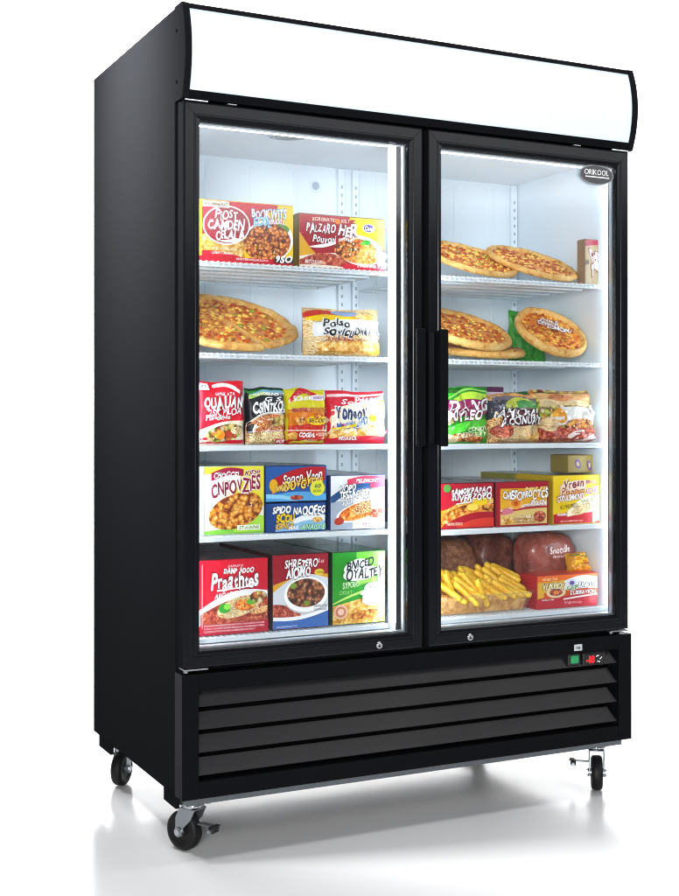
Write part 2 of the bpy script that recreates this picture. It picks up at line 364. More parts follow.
# ------------------------------------------------------------------ the freezer
FW, FDp, ZB, ZT = 1.372, .785, .154, 2.09
fz = empty('display_freezer', (FW/2, FDp/2, 0))
tag(fz, 'tall black two door glass merchandiser freezer with lit white top panel on castors', 'freezer')
OFF = Vector((-FW/2, -FDp/2, 0))
def part(mb_, name, parent=None, base=None):
    """parts are modelled in the freezer's own corner coordinates; top parts hang on the freezer, sub-parts on a part"""
    o = mb_.build(name, parent or fz)
    if parent is None or parent is fz: o.location = OFF
    return o
mb = MB()
mb.box(0, .03, .054, FDp, ZB, ZT, m_side, .0015); mb.box(FW-.03, FW, .054, FDp, ZB, ZT, m_side, .0015)
mb.box(.03, FW-.03, FDp-.03, FDp-.0015, ZB, ZT-.0015, m_side); mb.box(.03, FW-.03, .0545, FDp-.03, 1.90, ZT-.0015, m_side)
mb.box(.03, FW-.03, .0545, FDp-.03, ZB+.001, .495, m_side)
body = part(mb, 'cabinet')
# inner liner
mb = MB(); L0, L1, LB, LZ0, LZ1 = .030, FW-.030, .54, .505, 1.843
mb.box(L0, L0+.004, .056, LB, LZ0, LZ1, m_white); mb.box(L1-.004, L1, .056, LB, LZ0, LZ1, m_white)
mb.box(L0, L1, LB, LB+.01, LZ0-.008, LZ1+.008, m_white)
mb.box(L0, L1, .056, LB, LZ1, LZ1+.008, m_white); mb.box(L0, L1, .056, LB, LZ0-.008, LZ0, m_white)
mb.box(L0+.004, .620, .0565, .070, LZ0, .517, m_white, .002); mb.box(.740, L1-.004, .0565, .070, LZ0, .517, m_white, .002)
for xx in [.12 + .14*i for i in range(9)]:                      # pressed ribs of the back wall
    if not .62 < xx < .78: mb.box(xx, xx+.012, LB-.003, LB, LZ0+.02, LZ1-.02, m_white, .001)
liner = part(mb, 'inner_liner')
mb = MB()                                                       # slotted shelf standards
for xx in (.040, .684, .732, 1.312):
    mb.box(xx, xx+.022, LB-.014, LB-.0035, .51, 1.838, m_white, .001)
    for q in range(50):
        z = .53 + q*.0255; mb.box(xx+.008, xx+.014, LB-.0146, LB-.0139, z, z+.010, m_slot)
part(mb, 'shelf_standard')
mb = MB(); g0 = (.36, .17)                                      # round fan guard in the ceiling
for r in (.016, .030, .044, .058): mb.lathe([(r-.0018, LZ1-.006), (r, LZ1-.0075), (r+.0018, LZ1-.006), (r, LZ1-.0045), (r-.0018, LZ1-.006)], m_galv, 36, Matrix.Translation((g0[0], g0[1], 0)))
for a in range(6): mb.cyl((g0[0], g0[1], LZ1-.004), (g0[0]+.062*cos(a*pi/3), g0[1]+.062*sin(a*pi/3), LZ1-.004), .0015, m_galv, 6)
part(mb, 'fan_guard')
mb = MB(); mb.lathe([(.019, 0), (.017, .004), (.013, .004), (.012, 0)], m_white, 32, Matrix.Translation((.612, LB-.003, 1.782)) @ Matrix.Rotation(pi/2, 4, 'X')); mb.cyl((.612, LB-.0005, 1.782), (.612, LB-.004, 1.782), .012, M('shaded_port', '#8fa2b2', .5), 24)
part(mb, 'drain_port')
mb = MB(); mb.box(.622, .738, .058, .105, LZ0, LZ1, m_white, .003); mb.box(.622, .738, .0545, .0575, LZ0, LZ1, m_dark)
part(mb, 'centre_mullion')
# led strips (real lamps of the cabinet)
for i, (xa, xb) in enumerate(((.0345, .0445), (.6115, .6215), (.7385, .7485), (FW-.0445, FW-.0345))):
    mb = MB(); mb.box(xa, xb, .057, .0735, .535, 1.832, m_ledside if i == 3 else m_led, .003); part(mb, 'led_strip')
for xa, xb in ((.055, .600), (.760, 1.317)):
    mb = MB(); mb.box(xa, xb, .0575, .070, 1.8085, 1.8170, m_ledtop, .003); part(mb, 'led_strip')
# wire shelves
SH = {'L': [(1.478), (1.247), (1.014), (.785), (.532)], 'R': [1.476, 1.246, 1.011, .774, .531]}
def shelf(xa, xb, z):
    mb = MB(); n = int((xb - xa - .012) / .0150)
    for i in range(n+1):
        x = xa + .006 + (xb-xa-.012)*i/n; r = .0017
        mb.box(x-r, x+r, .0745, .520, z-.0034, z-.0002, m_wire)
        if z > 1.1: mb.box(x-r, x+r, .0745, .0780, z-.0130, z-.0035, m_wire)
    for q in range(6): mb.cyl((xa, .10 + q*.083, z-.0062), (xb, .10 + q*.083, z-.0062), (.0034), m_wire, 8)
    if z > 1.1: mb.cyl((xa, .0795, z-.0045), (xb, .0795, z-.0045), .0022, m_wire, 8)
    else: mb.box(xa, xb, .0700, .0740, z-.0125, z-.0002, m_wire, .001)
    mb.cyl((xa, .0775, z-.0120), (xb, .0775, z-.0120), .0020, m_wire, 8)
    mb.box(xa-.003, xa-.0001, .0745, .522, z-.009, z-.001, m_wire, .001); mb.box(xb+.0001, xb+.003, .0745, .522, z-.009, z-.001, m_wire, .001)
    mb.box(xa, xb, .5205, .5235, z-.009, z-.001, m_wire, .001)
    return part(mb, 'wire_shelf')
for z in SH['L']: shelf(.040, .606, z)
for z in SH['R']: shelf(.752, 1.331, z)
# lit canopy
def bulge(z): t = (z - 1.9745) / .1155; return -.024 * (1 - t*t)
NZ = 18
def curved(mb_, x0, x1, za, zb, dy, thick, m):
    vs = []; 
    for j in range(NZ+1):
        z = za + (zb-za)*j/NZ
        for x, y in ((x0, bulge(z)+dy), (x1, bulge(z)+dy), (x1, bulge(z)+dy+thick), (x0, bulge(z)+dy+thick)): vs.append((x, y, z))
    fs = [[4*j+a, 4*j+(a+1) % 4, 4*j+4+(a+1) % 4, 4*j+4+a] for j in range(NZ) for a in range(4)] + [[3, 2, 1, 0], [4*NZ+a for a in range(4)]]
    mb_.add(vs, fs, m, False)
mb = MB()
mb.box(.016, FW-.016, .012, .0532, 1.8595, ZT-.001, m_front)
curved(mb, .016, FW-.016, 2.077, ZT, 0, .012-.0+.03, m_front); curved(mb, .016, FW-.016, 1.859, 1.8785, 0, .04, m_front)
box_ = part(mb, 'light_box')
for xa, xb in ((-.001, .0158), (FW-.0158, FW+.001)):
    mb = MB(); vs = []
    pr = [(bulge(1.859 + .231*j/NZ)-.003, 1.859 + .231*j/NZ) for j in range(NZ+1)]; pr = [(pr[0][0]+.004, 1.8575)] + pr + [(pr[-1][0]+.004, ZT+.0015), (.0534, ZT+.0015), (.0534, 1.866), (.044, 1.8575)]
    n = len(pr); vs = [(xa, y, z) for y, z in pr] + [(xb, y, z) for y, z in pr]
    mb.add(vs, [[i, (i+1) % n, n+(i+1) % n, n+i] for i in range(n)] + [list(range(n))[::-1], list(range(n, 2*n))], m_side)
    for z in (2.03, 1.905):
        xo = xa if xa < .1 else xb; mb.cyl((xo-.0012, .036, z), (xo+.0012, .036, z), .0045, m_recess, 14)
    part(mb, 'end_cap', box_)
mb = MB(); curved(mb, .0162, FW-.0162, 1.8788, 2.0767, .003, .004, m_lit); part(mb, 'lit_panel', box_)
for xa in (.118, 1.165):
    mb = MB(); mb.box(xa, xa+.024, -.0015, .012, 1.8543, 1.8570, m_galv, .0006); part(mb, 'canopy_clip', box_)
# base grille
mb = MB()
mb.box(0, .043, .0, .0532, ZB, .459, m_front, .0008); mb.box(1.326, FW, .0, .0532, ZB, .459, m_front, .0015)
mb.box(.0431, 1.3259, .0003, .0532, .418, .459, m_front, .001); mb.box(.0431, 1.3259, .0003, .0532, ZB, .196, m_front, .001)
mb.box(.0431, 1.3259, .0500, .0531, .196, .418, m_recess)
base = part(mb, 'base_grille')
for zt in (.4165, .3605, .3045, .2485):
    mb = MB(); zb = zt-.038; xa, xb = .0440, 1.325
    sec = [(.030, zt), (.009, zb), (.009, zb-.002), (.012, zb-.002), (.0330, zt-.001)]; n = 5
    mb.add([(xa, y, z) for y, z in sec] + [(xb - (.020 if y > .02 else 0), y, z) for y, z in sec], [[i, (i+1) % n, n+(i+1) % n, n+i] for i in range(n)] + [list(range(n))[::-1], list(range(n, 2*n))], m_slat)
    part(mb, 'louvre', base)
mb = MB(); mb.box(1.166, 1.194, -.0012, .0002, .4245, .4425, M('silver_sticker', '#b8bcc0', .35), .0004)
prints(mb, lambda u, v, l: (1.166+.028*u, -.0012-l, .4245+.018*v), [('t', 'NB', .25, .25, .75, .72, '#3a3d40', dict(jit=0, sh=0))], 1.5); part(mb, 'rating_sticker', base)
mb = MB(); mb.box(1.150, 1.192, .004, .049, .383, .4165, m_dark, .003)
mb.box(1.157, 1.185, .0005, .006, .388, .4115, M('green_rocker', '#1f7a4a', .25, emit='#19a35a', es=.25), .003); part(mb, 'power_switch', base)
mb = MB(); mb.box(1.202, 1.280, .004, .049, .377, .4155, m_dark, .003)
mb.box(1.207, 1.275, .0025, .0042, .381, .4115, M('display_window', (.006, .005, .006), .08), .001)
m_red = M('red_digits', '#c01818', .4, emit='#ff2020', es=.7)
V, F = text_polys('-18', .03, 0); mb.add([(1.211+.030*x, .0022, .386+.020*y) for x, y in V], F, m_red)
for a, b in ((1.250, .404), (1.262, .397), (1.254, .388)):
    mb.box(-.005, .005, .0018, .0023, -.0013, .0013, ink('#f0f0f0'), 0, Matrix.Translation((a, 0, b)) @ Matrix.Rotation(random.uniform(-.9, .9), 4, 'Y'))
part(mb, 'temperature_display', base)
# steel channels under the cabinet
for ya, yb in ((.012, .150), (.62, .74)):
    mb = MB(); mb.box(.014, 1.345, ya, yb, .1375, .1535, M('zinc_channel', '#6a6f73', .45, metal=.8), .001); mb.box(.003, .0138, max(ya, .055)+.002, yb-.002, .120, .1535, m_side, .001); part(mb, 'base_channel')
# doors
def door(xo0, xo1, xi0, xi1, badge=False):
    O = [(xo0, .474), (xo1, .474), (xo1, 1.853), (xo0, 1.853)]; I = [(xi0, .517), (xi1, .517), (xi1, 1.807), (xi0, 1.807)]
    mb = MB(); P_ = [(0, .040), (0, .003), (.03, .0007), (.10, 0), (.62, 0), (.66, .0012), (.70, .0012), (.74, .0002), (.93, .0012), (1, .005), (1, .018)]
    for k_ in range(4):
        a, b = k_, (k_+1) % 4; vs = []
        ea = Vector((O[b][0]-O[a][0], O[b][1]-O[a][1])).normalized() * .0006
        for t, y in P_:
            pa = (O[a][0] + (I[a][0]-O[a][0])*t + ea.x, O[a][1] + (I[a][1]-O[a][1])*t + ea.y); pb = (O[b][0] + (I[b][0]-O[b][0])*t - ea.x, O[b][1] + (I[b][1]-O[b][1])*t - ea.y)
            vs += [(pa[0], y, pa[1]), (pb[0], y, pb[1])]
        mb.add(vs[:4], [[0, 1, 3, 2]], m_side); mb.add(vs[2:], [[2*i, 2*i+1, 2*i+3, 2*i+2] for i in range(len(P_)-2)], m_frame)
    d = part(mb, 'door')
    mb = MB(); e = .003                                          # dark inner return behind the pane, back of the frame
    def ring(x0, x1, z0, z1, th, y0, y1, m, bev=0):
        mb.box(x0, x0+th, y0, y1, z0, z1, m, bev); mb.box(x1-th, x1, y0, y1, z0, z1, m, bev); mb.box(x0+th, x1-th, y0, y1, z0, z0+th, m, bev); mb.box(x0+th, x1-th, y0, y1, z1-th, z1, m, bev)
    ring(xo0+.0015, xo1-.0015, .4755, 1.8515, .036, .012, .0405, m_dark)
    ring(xo0+.010, xo1-.010, .484, 1.843, .026, .041, .052, m_gasket, .003); part(mb, 'gasket', d)
    mb = MB(); ring(xi0-.002, xi1+.002, .515, 1.809, .006, .0185, .030, m_spacer); part(mb, 'glass_spacer', d)
    mb = MB(); mb.box(xi0-.001, xi1+.001, .011, .015, .516, 1.808, m_glass); part(mb, 'glass_pane', d)
    return d
def hinge(d, xa, xb):
    mb = MB(); mb.box(xa, xb, -.004, .04, 1.8535, 1.8568, m_chrome, .0008); part(mb, 'hinge', d)
    mb = MB(); mb.box(xa, xb, -.004, .04, .4685, .4720, m_galv, .0008); mb.cyl((xa+.008, .012, .462), (xa+.008, .012, .470), .006, m_galv, 14); part(mb, 'hinge', d)
def handle(d, xa, xb, flip):
    mb = MB(); mb.box(xa, xb, -.046, -.030, 1.008, 1.318, m_front, .006, seg=3)
    xs_ = (xb-.007, xb-.0005) if flip else (xa+.0005, xa+.007); mb.box(xs_[0], xs_[1], -.034, .0008, 1.012, 1.314, m_frame, .002)
    part(mb, 'handle', d)
def lock(d, x):
    mb = MB(); T = Matrix.Translation((x, 0, .4905)) @ Matrix.Rotation(pi/2, 4, 'X')
    mb.lathe([(.0095, -.001), (.0095, .002), (.0078, .0038), (.0055, .0032), (0, .0030)], m_chrome, 24, T); mb.box(-.0011, .0011, -.0040, .004, .0030, .0036, m_recess, 0, T); part(mb, 'lock', d)
dl = door(.004, .672, .046, .628); dr = door(.690, 1.360, .732, 1.317)
hinge(dl, .006, .066); hinge(dr, 1.297, 1.357); handle(dl, .632, .657, True); handle(dr, .700, .726, False); lock(dl, .541); lock(dr, .820)
mb = MB(); bx, bz, ra, rb = 1.2505, 1.7795, .0605, .0290
def ell(mb_, s_, y0, y1, m): 
    n = 48; vs = [(bx + ra*s_*cos(2*pi*i/n), y, bz + (rb - ra*(1-s_))*sin(2*pi*i/n)) for y in (y0, y1) for i in range(n)]
    mb_.add(vs, [[i, (i+1) % n, n+(i+1) % n, n+i] for i in range(n)] + [list(range(n, 2*n))], m)
ell(mb, 1.0, .0108, .0065, M('grey_badge_rim', '#8d9196', .4, metal=.6)); ell(mb, .945, .0066, .0058, M('grey_badge_enamel', '#3a3c40', .35))
prints(mb, lambda u, v, l: (bx-.047+.094*u, .0057-l, bz-.022+.044*v), [('t', 'ORIKOOL', .03, .46, .94, .86, '#f4f4f4', dict(jit=0, sh=.05, bold=.012)), ('r', .06, .30, .96, .38, '#f0f0f0')], 94/44)
part(mb, 'badge', dr)
# castors
def castor(px, py, ang, brake):
    """ang = heading of the wheel's trail; x is along the rolling direction before turning"""
    T = Matrix.Translation((px, py, 0)) @ Matrix.Rotation(ang, 4, 'Z')
    mb = MB(); mb.box(-.042, .042, -.034, .034, .1275, .1332, m_galv, .001, Matrix.Translation((px, py, 0)))
    mb.lathe([(.0, .112), (.024, .112), (.028, .117), (.028, .122), (.022, .1275)], m_chrome, 24, T)
    for sx in (-1, 1):
        for sy in (-1, 1): mb.cyl((px+sx*.031, py+sy*.024, .1225), (px+sx*.031, py+sy*.024, .1274), .0055, m_chrome, 6, smooth=False)
    c = part(mb, 'castor')
    mb = MB(); tx, r, hw = .030, .0495, .015
    for s_ in (-1, 1):
        y0, y1 = (s_*.0195, s_*.0225); ya, yb = min(y0, y1), max(y0, y1)
        pr = [(-.024, .1125), (.026, .1125), (.040, .085), (.041, .040), (.019, .040), (.014, .062), (-.010, .085)]; n = len(pr)
        mb.add([(x, ya, z) for x, z in pr] + [(x, yb, z) for x, z in pr], [[i, (i+1) % n, n+(i+1) % n, n+i] for i in range(n)] + [list(range(n)), list(range(n, 2*n))], m_galv, False, T)
    mb.box(-.024, .026, -.0225, .0225, .1095, .1125, m_galv, .001, T)
    mb.cyl((tx, -.029, .050), (tx, .029, .050), .0085, m_chrome, 6, smooth=False, T=T); mb.cyl((tx, -.026, .050), (tx, .026, .050), .012, m_galv, 18, T=T)
    part(mb, 'fork', c)
    mb = MB(); T2 = T @ Matrix.Translation((tx, 0, .0500)) @ Matrix.Rotation(pi/2, 4, 'X')
    mb.lathe([(.010, -.014), (.030, -.014), (.034, -.016), (.042, -.016), (.047, -.0135), (r, -.008), (r+.0004, 0), (r, .008), (.047, .0135), (.042, .016), (.034, .016), (.030, .014), (.010, .014)], m_wheel, 48, T2)
    part(mb, 'wheel', c)
    if brake is not None:
        mb = MB(); TB = T @ Matrix.Rotation(brake, 4, 'Z'); mb.box(.020, .060, -.010, .010, .073, .078, m_galv, .002, TB); mb.box(.058, .074, -.013, .013, .060, .076, m_dark, .003, TB); mb.box(.064, .078, -.014, .014, .0755, .079, m_dark, .0015, TB)
        mb.cyl((.066, -.019, .066), (.066, .019, .066), .005, m_galv, 12, T=TB); part(mb, 'brake_pedal', c)
castor(.058, .080, radians(118), pi); castor(1.312, .088, radians(-125), radians(-93)); castor(.088, .748, radians(228), None); castor(1.290, .680, radians(160), None)

# ------------------------------------------------------------------ food builders
def pizza(name, label, c, R, tilt=0, roll=0, yaw=0, a0=0, a1=360, group=None, seed=0, thick=1.0, bits=190, writing=None, cat='pizza'):
    rnd = random.Random(seed); n = max(6, int((a1-a0)/6)); full = a1-a0 >= 359; mb = MB(); ch = MB(); tp = MB()
    prof = [(0, .0), (.90, .0), (.97, .003), (1.0, .010), (.99, .017), (.95, .0225), (.90, .0215), (.865, .0165), (.84, .0125)]
    top = [(.855, .0135), (.80, .0130), (.60, .0135), (.40, .014), (.20, .0138), (0, .0138)]
    def ringpts(pr, dz=0):
        out = []
        for r, h in pr:
            for i in range(n+1):
                a = radians(a0 + (a1-a0)*i/n); wob = 1 + .018*mnoise.noise(Vector((cos(a)*2.2, sin(a)*2.2, seed))) + .010*mnoise.noise(Vector((cos(a)*9, sin(a)*9, seed)))
                hh = h*thick + (.0035*mnoise.noise(Vector((r*cos(a)*9, r*sin(a)*9, seed + h*100))) if h > .004 else 0)
                out.append((r*R*wob*cos(a), r*R*wob*sin(a), hh))
        return out
    def skin(m_, pr, mat_):
        m_.add(ringpts(pr), [[j*(n+1)+i, j*(n+1)+i+1, (j+1)*(n+1)+i+1, (j+1)*(n+1)+i] for j in range(len(pr)-1) for i in range(n)], mat_, True)
    skin(mb, prof, m_crust); skin(ch, top, m_cheese)
    if not full:
        for a, i in ((a0, 0), (a1, n)):
            loop = [ringpts([q])[i] for q in prof + [(.6, .0135), (0, .0138)]]
            mb.add(loop, [list(range(len(loop)))], m_crust)
    for q in range(int(bits*(a1-a0)/360)):
        a = radians(rnd.uniform(a0+4, a1-4)); r = sqrt(rnd.random())*.83*R
        s_ = rnd.uniform(.0032, .0075)*min(1.1, R/.15); b = bmesh.new(); bmesh.ops.create_icosphere(b, subdivisions=1, radius=1)
        for v in b.verts: v.co *= 1 + .3*mnoise.noise(v.co*1.7 + Vector((q, 0, 0)))
        m_ = rnd.choices(m_bits + [m_greenbit], [3, 6, 5, 2.4, .6])[0]
        tp.bm(b, m_, True, Matrix.Translation((r*cos(a), r*sin(a), .0145*thick)) @ Matrix.Rotation(rnd.uniform(0, 6), 4, 'Z') @ Matrix.Diagonal((s_*rnd.uniform(.8, 1.5), s_, s_*.62, 1)))
    if writing:
        prints(tp, lambda u, v, l: (R*(-.46 + u*1.0), R*(-.25 + .62*v), .0225*thick + l*2), writing, 1.6, 5, .0006)
    o = mb.build(name, loc=c, rot=None); o.rotation_euler = (Matrix.Rotation(radians(yaw), 3, 'Z') @ Matrix.Rotation(radians(roll), 3, 'Y') @ Matrix.Rotation(radians(tilt), 3, 'X')).to_euler()
    ch.build('cheese', o); tp.build('topping', o); tag(o, label, cat, group); return o
def lump(name, label, cat, c, sx, sy, sz, mat_, sq=3.2, group=None, rz=0, seed=0, wr=.05, wrap=True, rot=None, writing=None):
    """soft packed goods: a rounded block with dents, wrapped in clear film"""
    def shape(grow, dents):
        b = bmesh.new(); bmesh.ops.create_icosphere(b, subdivisions=5, radius=1)
        for v in b.verts:
            d = v.co.normalized(); k_ = (abs(d.x)**sq + abs(d.y)**sq + abs(d.z)**sq)**(-1/sq)
            q = 1 + dents*mnoise.noise(d*2.2 + Vector((seed, 0, 0))) + dents*.5*mnoise.noise(d*6 + Vector((0, seed, 0)))
            v.co = Vector((d.x*sx, d.y*sy, d.z*sz)) * k_ * q * grow; v.co.z = max(v.co.z, -sz*.97)
        return b
    mb = MB(); mb.bm(shape(1, wr), mat_, True); o = mb.build(name, loc=c, rot=rot or (0, 0, rz))
    if writing: 
        lm = MB(); prints(lm, lambda u, v, l: (-sx*.75 + 1.5*sx*u, -sy*1.075-l*3 + .012*abs(v-.45), -sz*.6 + 1.4*sz*v), writing, sx/sz, seed, .0006); lm.build('lettering', o)
    if wrap: fb = MB(); fb.bm(shape(1.045, wr*1.5), m_film, True); fb.build('plastic_film', o)
    tag(o, label, cat, group); return o
GB = 'frozen food cartons on the shelves'; GP = 'frozen food pouches on the shelves'; GZ = 'pizzas on the right hand shelves'; GX = 'cartons stored behind the front row'
WH, RD, DR, NV, BK, YL, OR, GR = '#ffffff', '#c8102a', '#8c0f1e', '#1c2f5c', '#14141a', '#f6cf1a', '#ee8a1c', '#2fa02a'
zl, zr = SH['L'], SH['R']; Y0 = .100

# ---- left side, top shelf
carton('frozen_food_carton', 'wide red and yellow carton with a white ringed red oval and a bowl of beans', 'food carton', .066, .340, Y0, zl[0], zl[0]+.158, .075, RD, '#e8b818', '#a01020', [
 ('r', 0, 0, .075, 1, YL), ('b', .055, .60, (.0, 0, .0), (.44, .02, .40), 'gold'), ('b', .50, 1, (0, 0, 0), (.42, .18, .95), YL), ('b', .84, 1, (.2, 0, .2), (1, 0, 1), YL),
 ('e', .75, .40, .255, .345, WH, .2), ('e', .86, .60, .10, .09, '#5e9a3a'), ('e', .73, .36, .245, .315, 'beans', .2), ('r', .045, 0, 1, .085, RD), ('b', .07, .45, (.08, 0, .06), (.17, .03, .1), RD),
 ('e', .315, .605, .238, .325, WH, .08), ('e', .315, .605, .224, .300, '#9c1226', .08),
 ('t', 'PiOST', .20, .70, .42, .86, WH, dict(rot=.05, jit=.7)), ('t', 'CAMDEN', .125, .53, .49, .70, WH, dict(rot=.04, jit=.7, bold=.035)), ('t', 'CELALA', .20, .36, .49, .54, WH, dict(rot=.04, jit=.7, bold=.035)), ('b', .25, .46, (.33, -.03, .37), (.345, 0, .40), WH),
 ('r', .07, .885, .335, .985, '#f4f0e0'), ('t', 'BIOMMENT', .09, .90, .32, .97, '#7a6a40', dict(jit=.2)),
 ('t', 'BOOKWITS', .56, .76, .92, .92, WH, dict(out='#2d86c8', rot=.06, jit=.7)), ('t', 'ECOE', .58, .62, .76, .76, '#bfe6fa', dict(out='#2d86c8', jit=.7)), ('t', 'ENOTI', .74, .66, .88, .76, WH, dict(out='#c02020', jit=.6)),
 ('r', .79, .025, .985, .125, '#20100c'), ('t', '9SO', .80, .035, .975, .155, WH, dict(bold=.05, jit=.4)), *micro(.16, .10, .42, .24, '#fff4e0', 2, 3), *micro(.40, .02, .76, .08, '#fff0f0', 1, 4)], GB, sideitems=[('r', .05, .1, .95, .9, '#f0c820')])
carton('frozen_food_carton', 'wide red carton with a yellow corner badge and a plate of saucy beans', 'food carton', .356, .613, Y0, zl[0], zl[0]+.142, .070, '#b5122a', '#6b5a14', '#a01020', [
 ('b', 0, .55, (0, 0, 0), (.66, -.36, .42), '#e2a81c'), ('b', .60, 1, (.45, .1, .40), (.86, .2, 1), YL), ('b', .58, 1, (.95, 0, .98), (.997, 0, .997), YL), ('b', .05, .46, (.60, -.30, .36), (.88, 0, .72), '#a81026'),
 ('b', 0, 1, (.0, 0, .02), (.20, .10, .20), '#f3e8d8'), ('b', 0, .6, (.04, .02, .02), (.13, .16, .12), 'mince'), ('b', .5, 1, (0, 0, 0), (.10, .0, .14), RD),
 ('e', .70, .37, .275, .29, WH, -.12), ('e', .66, .36, .25, .24, 'stew', -.1), ('e', .76, .28, .17, .17, 'gold', 0), ('e', .54, .38, .15, .17, 'beans', .1), ('e', .77, .53, .05, .05, GR), ('e', .73, .50, .03, .04, '#74b840'),
 ('t', 'PALZARO', .07, .64, .40, .84, WH, dict(out='#6a0a18', jit=.8, bold=.03)), ('t', 'HER', .44, .62, .66, .86, WH, dict(out='#6a0a18', jit=.8, bold=.035)), ('t', 'Pouvoni', .14, .47, .40, .62, WH, dict(jit=.6, out='#6a0a18')), ('t', 'mour', .43, .52, .62, .61, WH, dict(jit=.6)), ('b', .10, .40, (.37, -.04, .46), (.385, 0, .50), WH),
 ('t', 'BORGNATION JOLT', .13, .87, .56, .95, '#f0d8c0', dict(jit=.3)), ('e', .42, .885, .03, .05, OR),
 ('e', .785, .80, .072, .085, WH), ('e', .785, .80, .062, .072, '#5a4a8a'), ('t', 'Cueg', .735, .755, .835, .85, WH, dict(jit=.5)), ('t', 'CEO', .86, .74, .985, .82, RD, dict(jit=.5)), *micro(.83, .56, .98, .72, '#d8901c', 3, 9),
 ('e', .92, .27, .075, .085, '#e8f6fa'), ('t', 'ABTE', .87, .26, .97, .32, '#2a9ac0', dict(jit=.4)), ('t', 'Husanno', .64, .03, .86, .13, WH, dict(jit=.6)), ('t', '925', .87, .03, .985, .14, WH, dict(jit=.4)), ('t', 'MITOSAR', .03, .04, .22, .13, '#f8e8e0', dict(jit=.4))], GB, sideitems=[('r', .1, .06, .9, .94, '#8a7418')])
# ---- left, second shelf
SHELF2 = zl[1]
tl = radians(25); Rz = .200
pizza('pizza', 'large pizza with one slice cut out filling the left end of its shelf', (.212, .100 + Rz*cos(tl), SHELF2 + Rz*sin(tl) + .001), Rz, 25, 0, 0, -12, 284, None, 3, .95, 420)
pizza('pizza_slice', 'cut pizza slice in the gap of the large pizza, beside the clear noodle bag', (.220, .101 + Rz*cos(tl), SHELF2 + Rz*sin(tl) + .007), Rz, 25, 0, 2, -74, -17, None, 9, .95, 420, cat='pizza slice')
pouch('food_pouch', 'clear noodle bag with a pale band of black script beside the cut pizza', 'food pouch', .392, .622, Y0+.004, SHELF2, SHELF2+.130, .11, FD['noodles'], [
 ('b', .02, .98, (.74, .04, .58), (.92, .05, .70), YL), ('b', 0, .40, (.80, .04, .84), (.90, .05, .93), '#c23020'), ('e', .50, .90, .17, .07, '#8aa0c8'), ('e', .74, .82, .14, .08, 'gold'),
 ('b', .06, .97, (.40, .04, .44), (.68, .06, .74), '#e6e8ea'), ('e', .82, .66, .15, .10, '#cfd8e2'), ('b', .10, .96, (.05, 0, .05), (.28, .03, .3), 'gold'),
 ('t', 'Polso', .16, .60, .48, .78, BK, dict(jit=.8, sh=.3, out=WH)), ('t', 'Soyicu', .16, .40, .53, .60, BK, dict(jit=.8, sh=.3, out=WH, bold=.03)), ('t', 'Dinio', .54, .44, .76, .60, BK, dict(jit=.8, sh=.3, out=WH, bold=.03)), ('t', 'YEOL', .80, .44, .95, .54, '#5a5a60', dict(jit=.5)),
 ('t', 'ALTERNINGOEX', .13, .31, .68, .37, '#b02414', dict(jit=.2)), *micro(.70, .36, .94, .44, '#6a6a70', 1, 5)], GP, seed=1.3, wr=.006)
# ---- left, third shelf
zs = zl[2]
pouch('food_pouch', 'bright red pouch with white lettering above a creamy pasta picture', 'food pouch', .076, .209, Y0, zs, zs+.163, .050, ink('#d4122a'), [
 ('b', 0, 1, (0, 0, 0), (.22, .06, .38), '#f4ead0'), ('e', .55, .19, .38, .13, 'salad', .2), ('e', .45, .16, .09, .07, OR), ('e', .62, .17, .08, .06, '#b84020'), ('e', .78, .23, .12, .06, 'noodles'),
 ('r', .05, .86, .25, .97, WH), ('t', 'RT', .09, .89, .21, .94, '#555a60', dict(jit=0)), ('b', .33, .86, (.90, .06, .80), (.95, .07, .86), WH), ('t', 'SAPNS ATA', .36, .77, .74, .83, '#ffe0e0', dict(jit=.3)),
 ('t', 'QUAUAN', .09, .56, .90, .77, WH, dict(bold=.045, jit=.5, out='#7a0814', ow=.03)), ('t', '2SK PiLOA', .17, .46, .86, .58, WH, dict(jit=.6, rot=.05)), ('t', 'Fiandinos', .12, .39, .62, .48, WH, dict(jit=.6, rot=.05)), *micro(.05, .02, .5, .06, '#a04030', 1, 2)], GP, seed=2.1, wr=.003, square=.35)
pouch('food_pouch', 'black fronted pouch with white lettering and a plate of red sauced spaghetti', 'food pouch', .212, .321, Y0, zs, zs+.148, .050, ink('#16161c'), [
 ('b', 0, 1, (.90, 0, .90), (.97, 0, .97), '#2e8a3a'), ('b', .08, .95, (.84, .03, .90), (.90, .03, .95), '#7fb8d8'), ('b', .05, .6, (.80, .02, .86), (.87, .03, .90), '#a8c860'),
 ('e', .55, .30, .60, .27, '#e8e0d0', .15), ('e', .55, .28, .58, .25, 'spaghetti', .15), ('b', 0, 1, (0, 0, 0), (.20, .0, .24), 'noodles'), ('b', 0, 1, (.215, 0, .255), (.225, 0, .265), WH), ('e', .8, .42, .22, .09, 'salad', .2),
 ('t', 'ELEVORNNEETS', .14, .86, .92, .91, WH, dict(jit=.2)), ('t', 'CSINTKOS', .10, .57, .97, .76, WH, dict(bold=.05, jit=.6, rot=.05, sh=.25)), ('t', 'G S', .40, .76, .80, .84, WH, dict(jit=.4)), ('b', .2, .92, (.50, .02, .56), (.515, .03, .575), WH), ('r', .66, .02, .95, .10, RD), ('t', 'MOR', .70, .03, .92, .09, WH, dict(jit=.3))], GP, seed=3.7, wr=.0035, square=.3)
